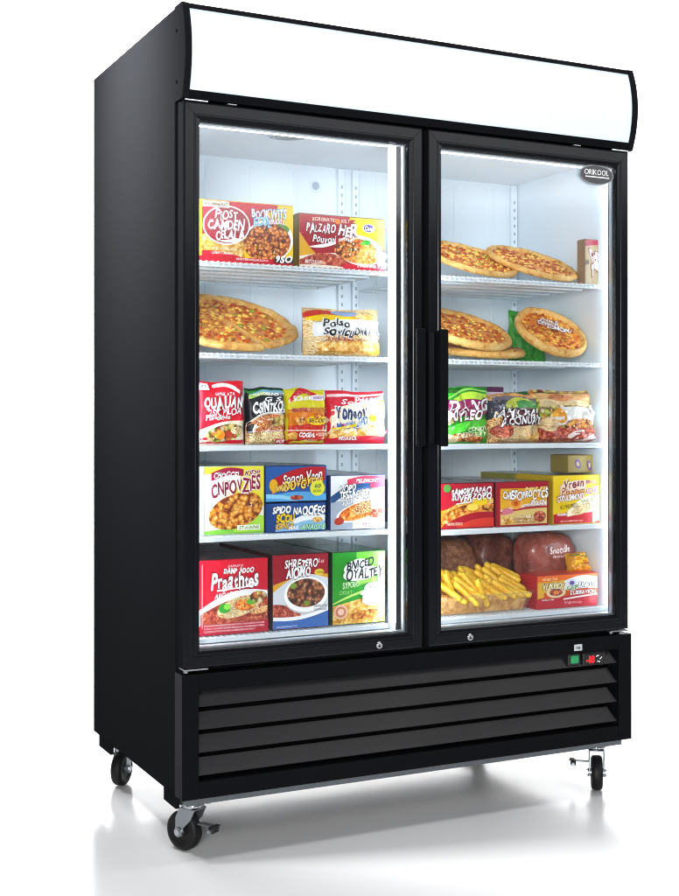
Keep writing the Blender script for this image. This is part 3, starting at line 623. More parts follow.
pouch('food_pouch', 'yellow and orange pouch with a yellow pill shaped badge between two other packs', 'food pouch', .322, .440, Y0, zs, zs+.146, .050, ink('#d6cc1c'), [
 ('b', 0, 1, (.30, 0, .34), (.62, .02, .66), '#e0801c'), ('b', 0, 1, (0, 0, 0), (.33, .02, .36), '#c8281c'), ('b', .06, .75, (.74, .10, .86), (.82, .12, .93), RD), ('e', .78, .85, .18, .06, '#f2e2ec'),
 ('t', 'SCURANO', .16, .78, .66, .88, WH, dict(jit=.5, rot=.06)), ('t', 'VNOIT', .64, .82, .92, .88, '#7a4a8a', dict(jit=.4)), ('t', 'MOLOROUNTA', .10, .58, .60, .66, '#a02a50', dict(jit=.4)), ('t', 'ANASOI', .5, .60, .95, .68, '#b88010', dict(jit=.4)),
 ('e', .28, .42, .14, .08, 'puffs'), ('e', .70, .435, .27, .085, YL), ('t', 'BECOO', .50, .395, .90, .475, '#6a3a10', dict(jit=.4, bold=.04)), ('e', .7, .52, .10, .05, 'beans'),
 ('b', 0, 1, (.24, 0, .24), (.262, 0, .262), '#f0c8b0'), ('t', 'COGEAL', .24, .13, .62, .22, WH, dict(jit=.5, bold=.04)), ('t', 'HODONO', .64, .15, .97, .22, '#ffe0c0', dict(jit=.4)), ('e', .10, .16, .10, .07, 'gold'), *micro(.34, .04, .7, .10, '#ffd8b0', 1, 8)], GP, seed=5.2, wr=.0035, square=.3)
pouch('food_pouch', 'red and cream pouch with dark blue outlined lettering and a fried egg picture', 'food pouch', .444, .621, Y0, zs, zs+.141, .055, ink('#cc1c34'), [
 ('b', 0, 1, (.14, .0, .16), (.62, .05, .86), '#f4ecd4'), ('b', 0, 1, (.10, .04, .13), (.22, .10, .20), 'gold'), ('b', .55, 1, (.24, 0, .3), (.70, .04, .92), '#f6e6b0'), ('e', .74, .50, .14, .15, '#fdf8ea'), ('e', .73, .49, .065, .075, '#f2b838'), ('e', .92, .66, .07, .2, 'noodles'), ('e', .78, .26, .2, .10, 'noodles', .2),
 ('b', 0, 1, (.88, 0, .92), (.925, 0, .955), '#f0c8cc'), ('t', 'Pulsem', .42, .75, .88, .92, WH, dict(jit=.6, rot=.07)), ('t', 'Soi', .2, .74, .42, .84, WH, dict(jit=.6)),
 ('t', 'Yoneoy', .07, .47, .60, .74, NV, dict(out=WH, ow=.06, bold=.04, jit=.7, rot=.06)), ('t', 'MABSRLE', .09, .30, .46, .42, '#2a64b0', dict(jit=.6, rot=.09)), ('t', 'TAO', .42, .36, .60, .52, '#2a64b0', dict(jit=.5, out=WH)), ('t', 'ROST', .36, .28, .54, .36, '#3a74b8', dict(jit=.5)), ('b', .02, .4, (.26, 0, .33), (.30, 0, .38), '#e8cc30'),
 ('t', 'PESAROL', .12, .07, .40, .15, WH, dict(jit=.4)), ('b', .86, .99, (.14, 0, .26), (.2, 0, .30), RD)], GP, seed=6.4, wr=.0035, square=.3)
# ---- left, fourth shelf
zs = zl[3]; D1 = .19
def behind(label, x0, x1, z0, h, side, top, y0=None, d=.19):
    return carton('stored_carton', label, 'food carton', x0, x1, y0 or Y0+D1+.012, z0, z0+h, d, side, side, top, [], GX, rz=random.uniform(-.02, .02))
carton('frozen_food_carton', 'pale yellow carton with maroon lettering over a heap of golden puffs', 'food carton', .086, .258, Y0, zs, zs+.176, D1, '#f6f2e2', '#b8c4b0', m_wraptop, [
 ('r', 0, .86, 1, 1, '#dcd83a'), ('b', .5, 1, (.6, 0, .4), (1, 0, 1), '#eadf3c'), ('b', 0, .62, (.45, 0, .72), (.90, 0, .86), '#faf8f0'), ('b', 0, 1, (0, 0, 0), (.05, .02, .09), '#7cc242'), ('b', .5, 1, (.03, 0, .03), (.2, .05, .26), '#a8d84a'), ('r', 0, 0, .03, 1, '#dfe8e4'),
 ('e', .54, .34, .45, .25, 'puffs', .28), ('e', .70, .44, .26, .17, 'puffs', .2),
 ('b', .14, .66, (.79, .04, .86), (.91, .05, .96), '#a01a3c'), ('t', 'CHOGGEL', .18, .83, .60, .93, WH, dict(jit=.5, rot=.03)), ('t', 'KIDP', .68, .86, .92, .95, '#8c1836', dict(jit=.5, out='#f8f0f4')), ('t', 'imbunt', .30, .765, .52, .81, '#8a7030', dict(jit=.3)),
 ('t', 'CNPOVZIES', .12, .60, .93, .82, '#8c1836', dict(jit=.6, rot=.16, out='#fbf4f2', bold=.03)), ('r', .55, .06, .92, .135, '#eef6e4'), ('t', 'ST.AUNNIS', .58, .07, .9, .125, '#6a8a3a', dict(jit=.3))], GB)
behind('dark wrapped carton behind the pale yellow puffs carton', .088, .256, zs, .176, '#39434c', m_wraptop)
carton('frozen_food_carton', 'blue carton with plain white and yellow title, lower of the two stacked blue ones', 'food carton', .263, .436, Y0+.002, zs, zs+.0770, D1, '#27519a', '#1b3566', '#20304a', [
 ('b', 0, .2, (0, 0, 0), (1, 0, .9), '#1f4486'), ('b', .15, .99, (.02, 0, .06), (.26, .10, .5), '#8fc0e4'), ('b', .40, .99, (.22, .1, .36), (.36, .16, .56), '#f0f4f4'), ('e', .86, .40, .09, .10, 'gold'),
 ('t', 'SPIDO', .10, .64, .40, .92, WH, dict(out='#12254c', bold=.04, jit=.6)), ('t', 'SCOU', .16, .34, .46, .66, YL, dict(out='#7a4a10', bold=.04, jit=.6)), ('t', 'NAOOFEG', .44, .58, .98, .90, WH, dict(out='#12254c', bold=.045, jit=.6, rot=.02)), ('t', 'GINUE', .14, .10, .44, .34, '#f0c050', dict(out='#7a4a10', jit=.6)),
 ('t', 'MAR', .36, .06, .52, .22, WH, dict(jit=.4)), ('t', 'ANAISOB', .56, .05, .98, .26, '#bff0c8', dict(out='#0d6a40', jit=.4))], GB)
carton('frozen_food_carton', 'blue carton with a red swoosh and yellow round badge, upper of the stacked pair', 'food carton', .262, .437, Y0+.001, zs+.0795, zs+.174, D1, '#2a5aa4', '#1b3566', m_wraptop, [
 ('b', 0, 1, (0, 0, 0), (.14, .1, .2), '#57a4dc'), ('b', 0, .5, (.1, .02, .0), (.22, .02, .1), '#8fd0f0'), ('b', .08, .98, (.24, .10, .58), (.62, .14, .97), '#b81a24'), ('b', .10, .94, (.22, .08, .52), (.36, .12, .66), '#e0a428'), ('e', .12, .46, .07, .18, '#e8b020'), ('e', .5, .10, .11, .07, 'mince'),
 ('t', 'Sooon Vnon', .26, .54, .92, .86, WH, dict(jit=.6, rot=.10, sh=.3, out='#6a0c14')), ('t', 'DOVGYERS', .28, .36, .92, .66, '#f8d860', dict(jit=.6, rot=.10, sh=.3, out='#6a0c14')), ('t', 'IVNO', .14, .28, .34, .46, '#ffe070', dict(jit=.5, out='#5a2a10')),
 ('e', .84, .36, .125, .22, '#e4e03c'), ('t', '60', .79, .36, .89, .50, '#1a6a3a', dict(jit=.2)), *micro(.77, .22, .92, .34, '#5a7a20', 1, 4)], GB)
behind('dark lidded blue stack behind the two small blue cartons', .265, .434, zs, .170, '#27405f', m_wraptop)
carton('frozen_food_carton', 'white and pink carton with a navy wedge and an orange stew picture', 'food carton', .448, .612, Y0, zs, zs+.146, D1, '#eef0f4', '#24406e', m_greytop, [
 ('b', 0, .99, (.55, .0, .80), (.62, .16, .82), '#4a78b0'), ('b', 0, .8, (.45, .1, .80), (.62, .10, .83), '#2c5288'), ('b', 0, .4, (.0, 0, .0), (.50, 0, .58), '#a9b4c4'), ('b', .3, 1, (.82, .02, .86), (.93, .04, .985), '#d4405a'), ('b', .72, 1, (.76, 0, .78), (.95, 0, .97), '#d4405a'), ('b', .94, 1, (.1, 0, .1), (.75, 0, .75), '#d8506a'),
 ('e', .52, .33, .44, .17, WH, .25), ('e', .53, .34, .40, .15, 'stew', .25), ('e', .60, .40, .22, .11, 'pasta', .3), ('e', .14, .16, .09, .07, '#b83a20', .2), ('e', .85, .48, .13, .14, '#f4e2b0'), ('e', .86, .30, .16, .08, 'mince', .3),
 ('t', 'OOPO', .14, .70, .44, .85, WH, dict(out=BK, bold=.035, jit=.6, rot=.06)), ('t', 'TESTAOVED', .14, .58, .70, .75, WH, dict(out=BK, bold=.035, jit=.6, rot=.10)), ('t', 'SOGTO', .18, .46, .42, .58, WH, dict(jit=.6, rot=.10, out='#5a6a84')), ('t', 'PELEMONT', .44, .87, .86, .95, WH, dict(jit=.3)), ('t', 'AS.PEORTORY', .54, .07, .80, .13, '#c8506c', dict(jit=.2)), *micro(.55, .02, .95, .07, '#c83050', 1, 6), ('t', 'MARS', .72, .80, .93, .86, '#d04868', dict(jit=.4))], GB)
behind('grey lidded carton behind the white and pink stew carton', .450, .612, zs, .146, '#6a7884', m_greytop)
# ---- left, bottom
zs = zl[4]
carton('frozen_food_carton', 'tall red carton with white script over a plate of noodles and greens', 'food carton', .078, .269, Y0, zs, zs+.191, D1, '#d0142c', '#b01226', m_redtop, [
 ('b', 0, 1, (.12, .05, .42), (.34, .12, .56), WH), ('b', .02, 1, (.10, 0, .10), (.28, .10, .46), 'mince'), ('e', .58, .36, .33, .13, 'noodles', .25), ('e', .66, .38, .15, .08, 'stew'), ('e', .36, .35, .085, .065, GR), ('e', .40, .37, .05, .04, '#8ad848'), ('e', .75, .42, .07, .04, '#5cae34'), ('e', .86, .48, .13, .08, 'salad'), ('e', .88, .30, .14, .05, 'pasta', .2),
 ('b', 0, 1, (0, 0, 0), (.14, .0, .16), '#b81430'), ('b', .03, .045, (.1, 0, .1), (.96, 0, .96), '#e88a90'), *micro(.06, .03, .95, .15, '#ffd8dc', 3, 12),
 ('t', 'SAPNTO', .40, .905, .62, .94, '#ffc8c8', dict(jit=.2)), ('t', 'DAMP ADOO', .34, .82, .78, .90, WH, dict(jit=.5, bold=.04)), ('t', 'Praathtes', .16, .61, .84, .85, WH, dict(jit=.6, bold=.03, out='#7a0816', rot=.04)), ('b', .24, .72, (.585, .0, .63), (.61, .0, .645), WH), ('t', 'AECARPOHON', .20, .51, .74, .58, WH, dict(jit=.4, rot=.07))], GB)
behind('wrapped dark red carton behind the tall red noodle carton', .086, .268, zs, .190, '#58181e', m_redtop)
carton('frozen_food_carton', 'dark red and blue carton showing a white bowl of browned waffle chunks', 'food carton', .281, .442, Y0, zs, zs+.196, D1, '#9c1426', '#3a1418', m_redtop, [
 ('b', 0, 1, (0, 0, 0), (.60, .04, .72), '#dfa628'), ('b', 0, 1, (0, 0, 0), (.50, .14, .66), '#d8dce4'), ('b', 0, .5, (.10, 0, .14), (.34, .04, .2), 'mince'), ('b', 0, 1, (0, 0, 0), (.12, -.05, .22), '#3a6ab4'), ('b', 0, 1, (.12, -.05, .22), (.17, -.05, .27), WH),
 ('e', .59, .44, .405, .25, '#c8ccd0'), ('e', .59, .455, .40, .24, WH), ('e', .59, .475, .345, .195, 'chunks'), ('e', .36, .58, .06, .04, '#7a9a30'), ('e', .60, .34, .05, .03, '#6a9a2c'), ('e', .83, .75, .09, .045, '#e8c83a'),
 ('t', 'SHRETERO', .20, .81, .80, .95, WH, dict(jit=.7, bold=.03, out='#5a0a14')), ('t', 'AIOMO', .22, .69, .66, .84, WH, dict(jit=.7, bold=.035, out='#5a0a14', rot=.05)), ('t', 'Lu', .80, .88, .90, .94, '#ffd0d0', dict(jit=.2)), ('t', 'FOS', .78, .735, .9, .765, '#5a5a10', dict(jit=.2)), *micro(.05, .02, .5, .06, '#d8e4f8', 1, 14), *micro(.72, .22, .96, .32, '#22304a', 2, 15)], GB)
behind('wrapped maroon carton behind the browned waffle chunk carton', .283, .440, zs, .195, '#4a1a20', m_redtop)
carton('frozen_food_carton', 'green carton with black on white lettering and a small white cream jug', 'food carton', .453, .613, Y0, zs, zs+.195, D1, '#239422', '#123c16', m_greentop, [
 ('b', .45, 1, (.55, 0, .60), (.997, 0, .997), '#6cc43c'), ('b', 0, 1, (0, 0, 0), (.26, .0, .42), 'gold'), ('b', 0, .9, (.28, .02, .48), (.30, .03, .51), '#b8e06a'), ('b', .86, 1, (.3, 0, .3), (.94, 0, .96), '#b4dc6a'),
 ('e', .80, .49, .20, .08, '#e8f0f4'), ('t', 'Lorin', .70, .47, .96, .52, '#2a6aa0', dict(jit=.4)), ('e', .75, .31, .20, .06, '#e8dcc0'), ('e', .73, .36, .17, .12, WH, -.25), ('e', .73, .39, .14, .06, '#d8dce8', -.25), ('e', .56, .43, .05, .025, WH, .6),
 ('e', .14, .18, .13, .10, '#e8c0a0'), ('e', .14, .18, .10, .075, '#c87858'), ('e', .14, .18, .06, .045, '#ecc8b0'), ('e', .60, .13, .30, .06, 'puffs', .1),
 ('e', .44, .80, .25, .10, WH, .25), ('e', .56, .70, .34, .09, WH, .15), ('e', .32, .68, .14, .07, WH), ('t', 'BNICED', .24, .77, .76, .91, BK, dict(jit=.6, bold=.03, rot=.10, sh=.3)), ('t', 'OYALTEY', .22, .63, .94, .79, BK, dict(jit=.6, bold=.03, rot=.10, sh=.3)), ('t', 'SYPOEIO', .16, .51, .48, .60, '#dff4c8', dict(jit=.5, rot=.10)), ('t', 'NBERMANN', .44, .56, .8, .62, '#a8e060', dict(jit=.3, rot=.15)), ('t', 'DESAT', .10, .42, .34, .48, '#86c86a', dict(jit=.3))], GB)
behind('green lidded carton behind the green cream jug carton', .455, .612, zs, .194, '#1e5a22', m_greentop)
# ---- right, top shelf
def zpiz(label, x, R, tilt, z, yaw=0, roll=0, y0=.100, seed=0, thick=.82, writing=None, bits=290, k_=.95):
    t = radians(tilt); return pizza('pizza', label, (x, y0 + R*cos(t), z + R*sin(t)*k_ + .002), R, tilt, roll, yaw, 0, 360, GZ, seed, thick, bits, writing)
zpiz('round pizza at the left end of the top right shelf', 0.962, .146, 25, zr[0], 0, 4, seed=21, k_=1.0)
zpiz('round pizza on the top right shelf beside the small cardboard box', 1.176, .143, 25, zr[0], 0, 4, y0=.096, seed=22, k_=1.0)
carton('cardboard_box', 'small brown cardboard box with dark red script at the right end of the top shelf', 'cardboard box', 1.289, 1.3385, .112, zr[0], zr[0]+.136, .038, '#96805f', m_kraft, '#8a2a3a', [
 ('b', 0, 1, (.86, 0, .90), (.997, 0, .997), '#8e2438'), ('t', 'Gvo', .42, .46, .98, .82, WH, dict(out='#7a1a2e', rot=.5, jit=.6, ow=.07)), ('t', 'yoh', .40, .30, .96, .58, WH, dict(out='#7a1a2e', jit=.6, rot=.2, ow=.07)), ('e', .15, .5, .12, .05, '#5a4a3a')], None, rz=0)
# ---- right, second shelf
zs = zr[1]
t_ = pizza('pizza', 'flat thin pizza lying underneath the left pizza of the second shelf', (1.000, .262, zs+.028), .150, 9, 0, 0, 0, 360, GZ, 31, 1.0, 150)
zpiz('well browned pizza propped on another one on the second right shelf', 0.942, .146, 25, zs+.020, 0, 4, y0=.104, seed=32, thick=1.15, bits=240, k_=1.0)
zpiz('thick crust pizza leaning right with scribbled white writing on its cheese', 1.219, .114, 38, zs, -12, 12, y0=.105, seed=33, thick=1.35, bits=170, k_=1.12, writing=[
 ('t', 'GYMUS', .12, .66, .66, .98, WH, dict(out='#7a2438', jit=.8, ow=.08)), ('t', 'ELMOO', .0, .34, .60, .66, WH, dict(out='#7a2438', jit=.8, ow=.08)), ('t', 'SOMOPU', .22, .04, .92, .38, WH, dict(out='#7a2438', jit=.8, ow=.08))])
pouch('food_pouch', 'green food bag standing behind the leaning pizza with writing', 'food pouch', 1.190, 1.325, .34, zs, zs+.170, .05, ink('#35912c'), [('e', .4, .7, .3, .12, '#5cb848', .3), ('b', .05, .9, (.82, 0, .76), (.9, .03, .86), '#2a7a28'), ('e', .62, .83, .1, .05, '#a8d890')], GP, seed=8.1, wr=.008)
# ---- right, third shelf
zs = zr[2]
pouch('food_pouch', 'bright green bag with white on maroon lettering at the shelf left end', 'food pouch', .796, .962, Y0, zs, zs+.160, .075, ink('#2aa31e'), [
 ('b', 0, 1, (.90, .0, .92), (.985, 0, .985), '#16641c'), ('b', 0, 1, (.56, .12, .72), (.64, .14, .86), '#b8e03a'), ('b', .1, 1, (.78, .08, .9), (.80, .10, .93), '#8cd85a'), ('b', 0, .9, (.24, .10, .60), (.46, .16, .72), '#dfe468'), ('b', 0, 1, (.10, .05, .30), (.22, .10, .42), '#4cc82c'), ('b', 0, .8, (.01, .03, .01), (.12, .08, .10), 'beans'), ('b', 0, .3, (.03, 0, .02), (.20, 0, .12), '#e8d0a0'),
 ('b', .10, .92, (.46, .0, .52), (.70, .05, .76), '#8e1c50'), ('t', 'DANG', .10, .56, .92, .78, WH, dict(bold=.045, jit=.6, out='#6a1440', rot=.04, sh=.25)), ('t', 'MYLEO', .08, .42, .74, .60, WH, dict(bold=.04, jit=.6, out='#6a1440', rot=.06, sh=.25)), ('t', 'CONIOY', .44, .22, .84, .31, '#f0f4d0', dict(jit=.5, rot=.08)), ('t', 'DEEHTIERY', .24, .12, .80, .21, '#f4e8c0', dict(jit=.5, rot=.08))], GP, seed=9.7, wr=.006)
pouch('food_pouch', 'grey and green noodle bag with outlined white script between two other bags', 'food pouch', .958, 1.140, Y0, zs, zs+.142, .095, FD['pasta'], [
 ('b', 0, 1, (.55, .0, .62), (.96, 0, .92), '#6a6674'), ('b', .0, .45, (.45, .1, .60), (.96, 0, .96), '#3c3a46'), ('b', .25, 1, (.66, .10, .60), (.80, .14, .76), '#c8d048'), ('b', .5, 1, (.64, .1, .6), (.84, .06, .78), '#4a9a4a'), ('e', .5, .22, .42, .17, 'noodles', .1), ('e', .2, .25, .16, .14, 'mince'), ('e', .8, .12, .18, .09, 'gold'),
 ('e', .56, .52, .40, .17, '#5c1c28', .05), ('t', 'AMIOSALI', .10, .52, .96, .70, WH, dict(out='#3a1420', bold=.03, jit=.7, sh=.25)), ('t', 'ACONUALD', .14, .38, .96, .55, WH, dict(out='#3a1420', bold=.03, jit=.7, rot=.03, sh=.25))], GP, seed=11.2, wr=.008, square=.45)
b_ = pouch('food_pouch', 'clear bag of mixed pasta with a blank white patch at the shelf right end', 'food pouch', 1.122, 1.334, Y0, zs, zs+.154, .12, FD['salad'], [
 ('b', 0, 1, (.80, .02, .76), (.97, 0, .93), 'pasta'), ('b', .04, .9, (.70, .04, .66), (.82, .04, .78), 'noodles'), ('e', .40, .86, .22, .07, 'spaghetti'), ('b', .24, 1, (.34, .02, .34), (.66, .04, .64), '#e6e4e0'), ('e', .30, .52, .12, .15, '#e0941c', -.4), ('e', .23, .50, .07, .12, '#f0b838', -.4), ('e', .64, .36, .24, .10, 'puffs'), ('b', 0, 1, (.02, 0, .02), (.28, .02, .26), 'mince'), ('e', .70, .14, .26, .11, '#ead8d2'), ('e', .68, .14, .20, .07, 'mince', .3), ('e', .9, .62, .07, .1, '#f4f4f4'), ('e', .14, .36, .12, .14, 'noodles')], GP, seed=12.9, wr=.010, square=.35)
carton('stored_carton', 'small purple carton peeping out behind the grey noodle bag', 'food carton', 1.000, 1.100, .255, zs, zs+.165, .10, '#5a2450', '#4a1c42', '#6a3a60', [('b', 0, 1, (.86, 0, .86), (.92, 0, .92), '#d8c8d8'), ('t', 'ENOTAS', .1, .70, .9, .84, '#e8d8e8', dict(jit=.3))], GX)
pouch('food_pouch', 'dark green bag mostly hidden behind the grey noodle bag', 'food pouch', 1.075, 1.215, .26, zs, zs+.152, .05, ink('#2c6a34'), [('e', .4, .7, .3, .1, '#4a8a4a')], GP, seed=14.1, wr=.008)
# ---- right, fourth shelf
zs = zr[3]
carton('frozen_food_carton', 'red carton with white lettering and yellow flames at the shelf left end', 'food carton', .784, .962, Y0, zs, zs+.128, D1, '#b0182a', '#701420', m_wraptop, [
 ('b', 0, .5, (.0, .1, .35), (.40, .05, .40), OR), ('b', .05, 1, (.12, .05, .55), (.38, .12, .66), 'gold'), ('b', .0, 1, (.06, .10, .36), (.30, .12, .52), 'stew'), ('b', .1, 1, (.22, .12, .34), (.36, .12, .46), 'puffs'), ('e', .75, .58, .13, .08, YL), ('e', .60, .47, .11, .08, '#f8d858'), ('b', .3, 1, (.02, 0, .02), (.06, .06, .22), '#d83a28'), ('e', .12, .90, .07, .09, '#4a8a3a'),
 ('t', 'SAMOKPAPAO', .20, .76, .95, .92, WH, dict(jit=.7, bold=.04, rot=.05, out='#5a0c18')), ('t', 'SUVERZOPO', .20, .62, .95, .78, WH, dict(jit=.7, bold=.04, rot=.05, out='#5a0c18')), ('b', .28, .56, (.54, 0, .58), (.56, 0, .60), WH), *micro(.1, .05, .4, .16, '#ffe8c0', 1, 16)], GB)
behind('dark wrapped carton behind the red carton with yellow flames', .786, .960, zs, .126, '#33383e', m_wraptop)
carton('frozen_food_carton', 'red edged yellow carton with outlined title and a small flower like picture', 'food carton', .970, 1.150, Y0, zs, zs+.128, D1, '#a8182a', '#7c1626', m_redtop, [
 ('r', .07, .04, .97, .86, '#ecb028'), ('b', .07, .97, (.03, 0, .04), (.36, .02, .50), '#e4c878'), ('b', .07, .97, (.30, .03, .44), (.38, .03, .54), '#f0dcd0'), ('b', .07, .97, (.28, .03, .40), (.33, .03, .45), '#c02a3a'), ('e', .36, .53, .13, .15, '#f4b84a'), ('e', .36, .53, .09, .10, '#e88a28'), ('e', .36, .52, .045, .05, '#c85018'),
 ('e', .82, .20, .12, .13, 'mince'), ('e', .52, .16, .20, .10, 'noodles'), ('e', .20, .14, .12, .10, 'gold'), ('b', .09, .3, (.25, 0, .30), (.38, .05, .36), '#d87888'),
 ('t', 'CHIESOPROCTCS', .10, .62, .97, .83, WH, dict(jit=.8, bold=.04, out='#6a1420', rot=.03)), ('t', 'MEUT', .52, .80, .94, .90, '#ffe48a', dict(jit=.5)), ('t', 'SPOLON', .62, .47, .92, .60, WH, dict(jit=.6, out='#a05a10')), *micro(.5, .40, .95, .47, '#8a2430', 1, 17), *micro(.3, .05, .75, .2, '#a06018', 2, 18)], GB)
behind('maroon lidded carton behind the red edged yellow carton', .972, 1.148, zs, .126, '#5a1a24', m_redtop)
carton('frozen_food_carton', 'long yellow carton with a red base and olive lid beside the cabinet wall', 'food carton', 1.166, 1.333, Y0, zs, zs+.143, D1, '#f0cc1c', '#c8a41a', m_olivetop, [
 ('b', 0, 1, (0, 0, 0), (.20, .0, .30), '#c01c2c'), ('b', .30, 1, (.14, .02, .24), (.26, .12, .58), '#f4ecc8'), ('e', .62, .30, .24, .10, 'noodles', .3), ('b', .84, 1, (.0, 0, .05), (.56, 0, .62), '#f0e6b8'),
 ('b', .14, .70, (.60, .0, .68), (.80, .04, .90), '#f2dcc4'), ('t', 'Vrean', .20, .74, .64, .93, '#8a2a20', dict(jit=.6, rot=.08, out=WH, bold=.03)), ('t', 'Piaomm', .16, .60, .66, .77, '#a8502c', dict(jit=.6, rot=.08, out='#fbe8c8')), ('b', .05, .64, (.44, .02, .54), (.58, .02, .68), '#d8904a'), ('t', 'CODULSMMONEY', .06, .48, .64, .62, WH, dict(jit=.4, rot=.09, out='#7a3a18')), ('t', 'ASOOPS', .66, .62, .96, .76, '#8a3a78', dict(jit=.5, rot=.12, out=WH)), ('t', 'Mons', .68, .82, .9, .92, '#a85a8a', dict(jit=.5)),
 ('t', 'ALYNORED', .10, .32, .48, .42, '#6a5010', dict(jit=.4, rot=.08)), ('t', 'VANGORT', .56, .44, .88, .52, '#4a5a3a', dict(jit=.4, rot=.1)), ('t', 'ANEIMOS', .04, .17, .28, .23, WH, dict(jit=.3)), *micro(.1, .03, .6, .09, '#ffd0b0', 1, 19)], GB)
behind('long olive lidded carton behind the yellow carton with the red base', 1.168, 1.331, zs, .140, '#8a8430', m_olivetop)
carton('cardboard_box', 'small ochre cardboard box with purple marks standing on the olive lidded carton', 'cardboard box', 1.246, 1.336, .135, zs+.1475, zs+.200, .09, '#8f7a3a', m_oldgold, '#7a6a34', [('e', .38, .5, .12, .30, '#6a4a7a', .5), ('e', .38, .5, .06, .15, '#b8a078', .5), ('e', .86, .4, .09, .34, '#6a4a7a', .3), ('e', .86, .42, .04, .16, '#b8a078')], None)
# ---- right, bottom: tub of fries, wrapped meats, red pack, yellow bag
zs = zr[4]; X0, X1, Y1, Y2, ZT_ = .784, 1.106, .098, .265, zs+.052
def tubring(x0, x1, y0, y1, r, z, n=8):
    out = []
    for cx_, cy_, a in ((x1-r, y1-r, 0), (x0+r, y1-r, pi/2), (x0+r, y0+r, pi), (x1-r, y0+r, 3*pi/2)):
        out += [(cx_ + r*cos(a + i*pi/2/n), cy_ + r*sin(a + i*pi/2/n), z) for i in range(n+1)]
    return out
def shellstack(mb_, rings, m, cap=True):
    n = len(rings[0]); vs = sum(rings, []); mb_.add(vs, [[j*n+i, j*n+(i+1) % n, (j+1)*n+(i+1) % n, (j+1)*n+i] for j in range(len(rings)-1) for i in range(n)], m, True)
    if cap: mb_.add(rings[0], [list(range(n))[::-1]], m)
mb = MB(); shellstack(mb, [tubring(X0+.018-i*.003, X1-.018+i*.003, Y1+.018-i*.003, Y2-.018+i*.003, .02, zs+.0008+.052*i/6) for i in range(7)], m_tub)
tub = mb.build('clear_plastic_tub'); tag(tub, 'shallow clear plastic tub holding the thick yellow fries', 'food tub')
mb = MB(); R0 = tubring(X0-.002, X1+.002, Y1-.002, Y2+.002, .022, ZT_+.0012); shellstack(mb, [tubring(X0+.001, X1-.001, Y1+.001, Y2-.001, .02, ZT_+.0012), [(x, y, z+.003) for x, y, z in R0], [(x, y, z-.002) for x, y, z in tubring(X0-.006, X1+.006, Y1-.006, Y2+.006, .026, ZT_+.0012)]], m_tub, False); mb.build('rim', tub)
mb = MB(); b = bmesh.new(); bmesh.ops.create_grid(b, x_segments=40, y_segments=20, size=1)
fx = lambda x, y: ((X0+X1)/2 + x*(X1-X0)/2*.90, (Y1+Y2)/2 + y*(Y2-Y1)/2*.84)
shellstack(mb, [tubring(X0+.024-i*.0028, X1-.024+i*.0028, Y1+.024-i*.0028, Y2-.024+i*.0028, .016, zs+.003+.046*i/5) for i in range(6)] + [tubring(X0+.06, X1-.06, Y1+.06, Y2-.06, .02, zs+.056)], m_fryold)
b.free(); o = mb.build('packed_fries'); tag(o, 'browned fries packed tight inside the clear tub', 'fries', None, 'stuff')
def fry_mesh(seed, L, r):
    rnd = random.Random(seed); b = bmesh.new(); n = 10; m_ = 8; bend = rnd.uniform(-.10, .10); vs = []
    for i in range(n+1):
        t = i/n; e = min(1, (min(t, 1-t)*n/.9 + .62)) ** .8; rr = r*e*(1 + .10*mnoise.noise(Vector((t*4, seed, 0))))
        for j in range(m_):
            a = 2*pi*j/m_ + pi/8; q = (abs(cos(a))**3.5 + abs(sin(a))**3.5)**(-1/3.5)
            vs.append(b.verts.new(((t-.5)*L, rr*q*cos(a)*1.05 + bend*L*(t-.5)**2*4*.25, rr*q*sin(a))))
    for i in range(n):
        for j in range(m_): b.faces.new((vs[i*m_+j], vs[i*m_+(j+1) % m_], vs[(i+1)*m_+(j+1) % m_], vs[(i+1)*m_+j]))
    b.faces.new(vs[:m_][::-1]); b.faces.new(vs[-m_:])
    mb = MB(); mb.bm(b, m_fry, True); return mb
fp = []
for i in range(6):
    o = fry_mesh(40+i, .082 + .006*(i % 3), .0088).build('potato_fry'); fp.append(o); COL.objects.unlink(o)
rnd = random.Random(5); cnt = 0
for row, (yy, zz, nn, up) in enumerate(((.118, .061, 10, .40), (.142, .070, 11, .45), (.170, .080, 10, .50), (.198, .087, 9, .45), (.225, .090, 8, .35))):
    for q in range(nn):
        x = X0 + .030 + (X1-X0-.060)*(q + rnd.uniform(.2, .8))/nn
        o = fp[(row*3 + q) % 6].copy(); COL.objects.link(o)
        d = Vector((-rnd.uniform(.2, .9), rnd.uniform(.0, .7), rnd.uniform(up-.2, up+.25))).normalized()
        o.rotation_euler = d.to_track_quat('X', 'Z').to_euler(); o.location = (x, yy + rnd.uniform(-.006, .006), zs + zz + rnd.uniform(-.006, .008) + .020*max(0, (x-.98)/.12)*(row > 1))
        tag(o, 'thick yellow potato fry in the pile heaped on the clear tub', 'potato fry', 'fries heaped in the clear tub'); cnt += 1
for o in fp: bpy.data.objects.remove(o)
lump('wrapped_loaf', 'long brown loaf in clear plastic lying behind the tub of fries', 'wrapped loaf', (.925, .375, zs+.098), .150, .085, .100, m_loaf, 2.6, None, 0, 2, .10)
lump('wrapped_meat', 'dark meat pack in crinkled plastic between the brown loaf and the red meat', 'wrapped meat', (1.105, .370, zs+.104), .075, .085, .105, m_meatdark, 3.4, None, 0, 5, .08)
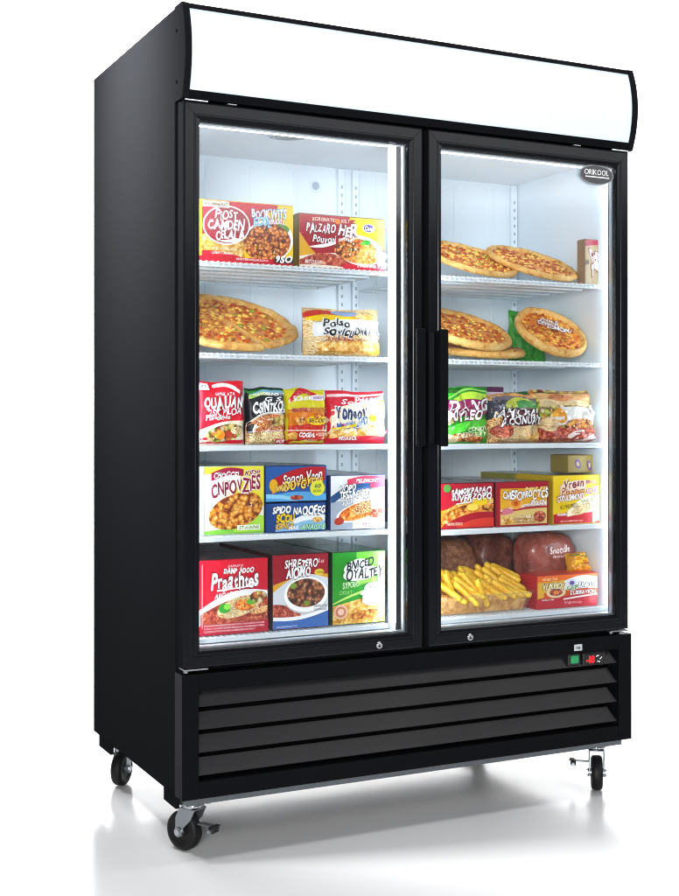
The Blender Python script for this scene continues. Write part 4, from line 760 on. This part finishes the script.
lump('wrapped_meat', 'red brown meat block in clear plastic standing behind the red pack', 'wrapped meat', (1.246, .258, zs+.102), .088, .065, .103, m_meat, 4.0, None, 0, 8, .06, writing=[('t', 'Smoodle', .30, .74, .84, .90, '#f4e4e0', dict(jit=.6, rot=.08)), ('t', 'lasnd', .36, .66, .66, .73, '#e8d0cc', dict(jit=.4))])
carton('frozen_food_carton', 'low red carton with orange top edge and white and yellow lettering beside the fries', 'food carton', 1.110, 1.326, Y0, zs, zs+.098, .085, '#c01a2a', '#b81c22', '#d8401c', [
 ('b', 0, 1, (.80, 0, .84), (.997, 0, .997), '#ee6a1c'), ('b', .0, .45, (.30, .02, .40), (.80, 0, .84), '#e8b428'), ('b', .44, 1, (.52, .02, .50), (.82, .10, .88), '#eeeef0'), ('b', .1, 1, (.28, .03, .36), (.48, .04, .54), '#d8541c'), ('e', .30, .48, .16, .17, '#f0d8a8'), ('e', .30, .48, .11, .11, 'mince'), ('e', .30, .48, .05, .05, '#e88a28'), ('e', .56, .74, .07, .13, '#d8e0f0'), ('e', .56, .74, .04, .07, '#6a4a90'),
 ('t', 'VUKPION', .06, .58, .44, .78, '#f8f0c0', dict(out='#5a2a10', jit=.6, bold=.03)), ('t', 'GEP', .46, .52, .66, .68, '#5a8a3a', dict(out=WH, jit=.6)), ('t', 'UNOTS', .66, .58, .97, .76, WH, dict(out='#4a4a5a', jit=.5, bold=.03)), ('t', 'LUBIERVION', .52, .38, .94, .52, WH, dict(out='#5a1a14', jit=.4)), ('b', .40, .97, (.24, 0, .34), (.29, 0, .39), '#f8e8e8'), ('t', 'Vanco', .4, .10, .7, .22, '#f0a0a8', dict(jit=.5)), ('t', 'HOBLTIA', .05, .86, .3, .95, '#ffe0a0', dict(jit=.3)), *micro(.04, .24, .26, .32, WH, 1, 20)], GB)
pouch('food_pouch', 'small yellow foil bag lying on the red carton against the right wall', 'food pouch', 1.256, 1.330, .128, zs+.100, zs+.160, .045, M('yellow_foil', '#d8960f', .25, coat=.5, bump=(40, .5, .004)), [('e', .4, .5, .25, .1, '#e8c02a', .4), ('b', .1, .9, (.82, 0, .70), (.90, 0, .80), '#6a8a2a'), ('e', .7, .35, .15, .06, '#c8601a')], GP, seed=15.5, wr=.010, rz=-.1, tilt=-.35)
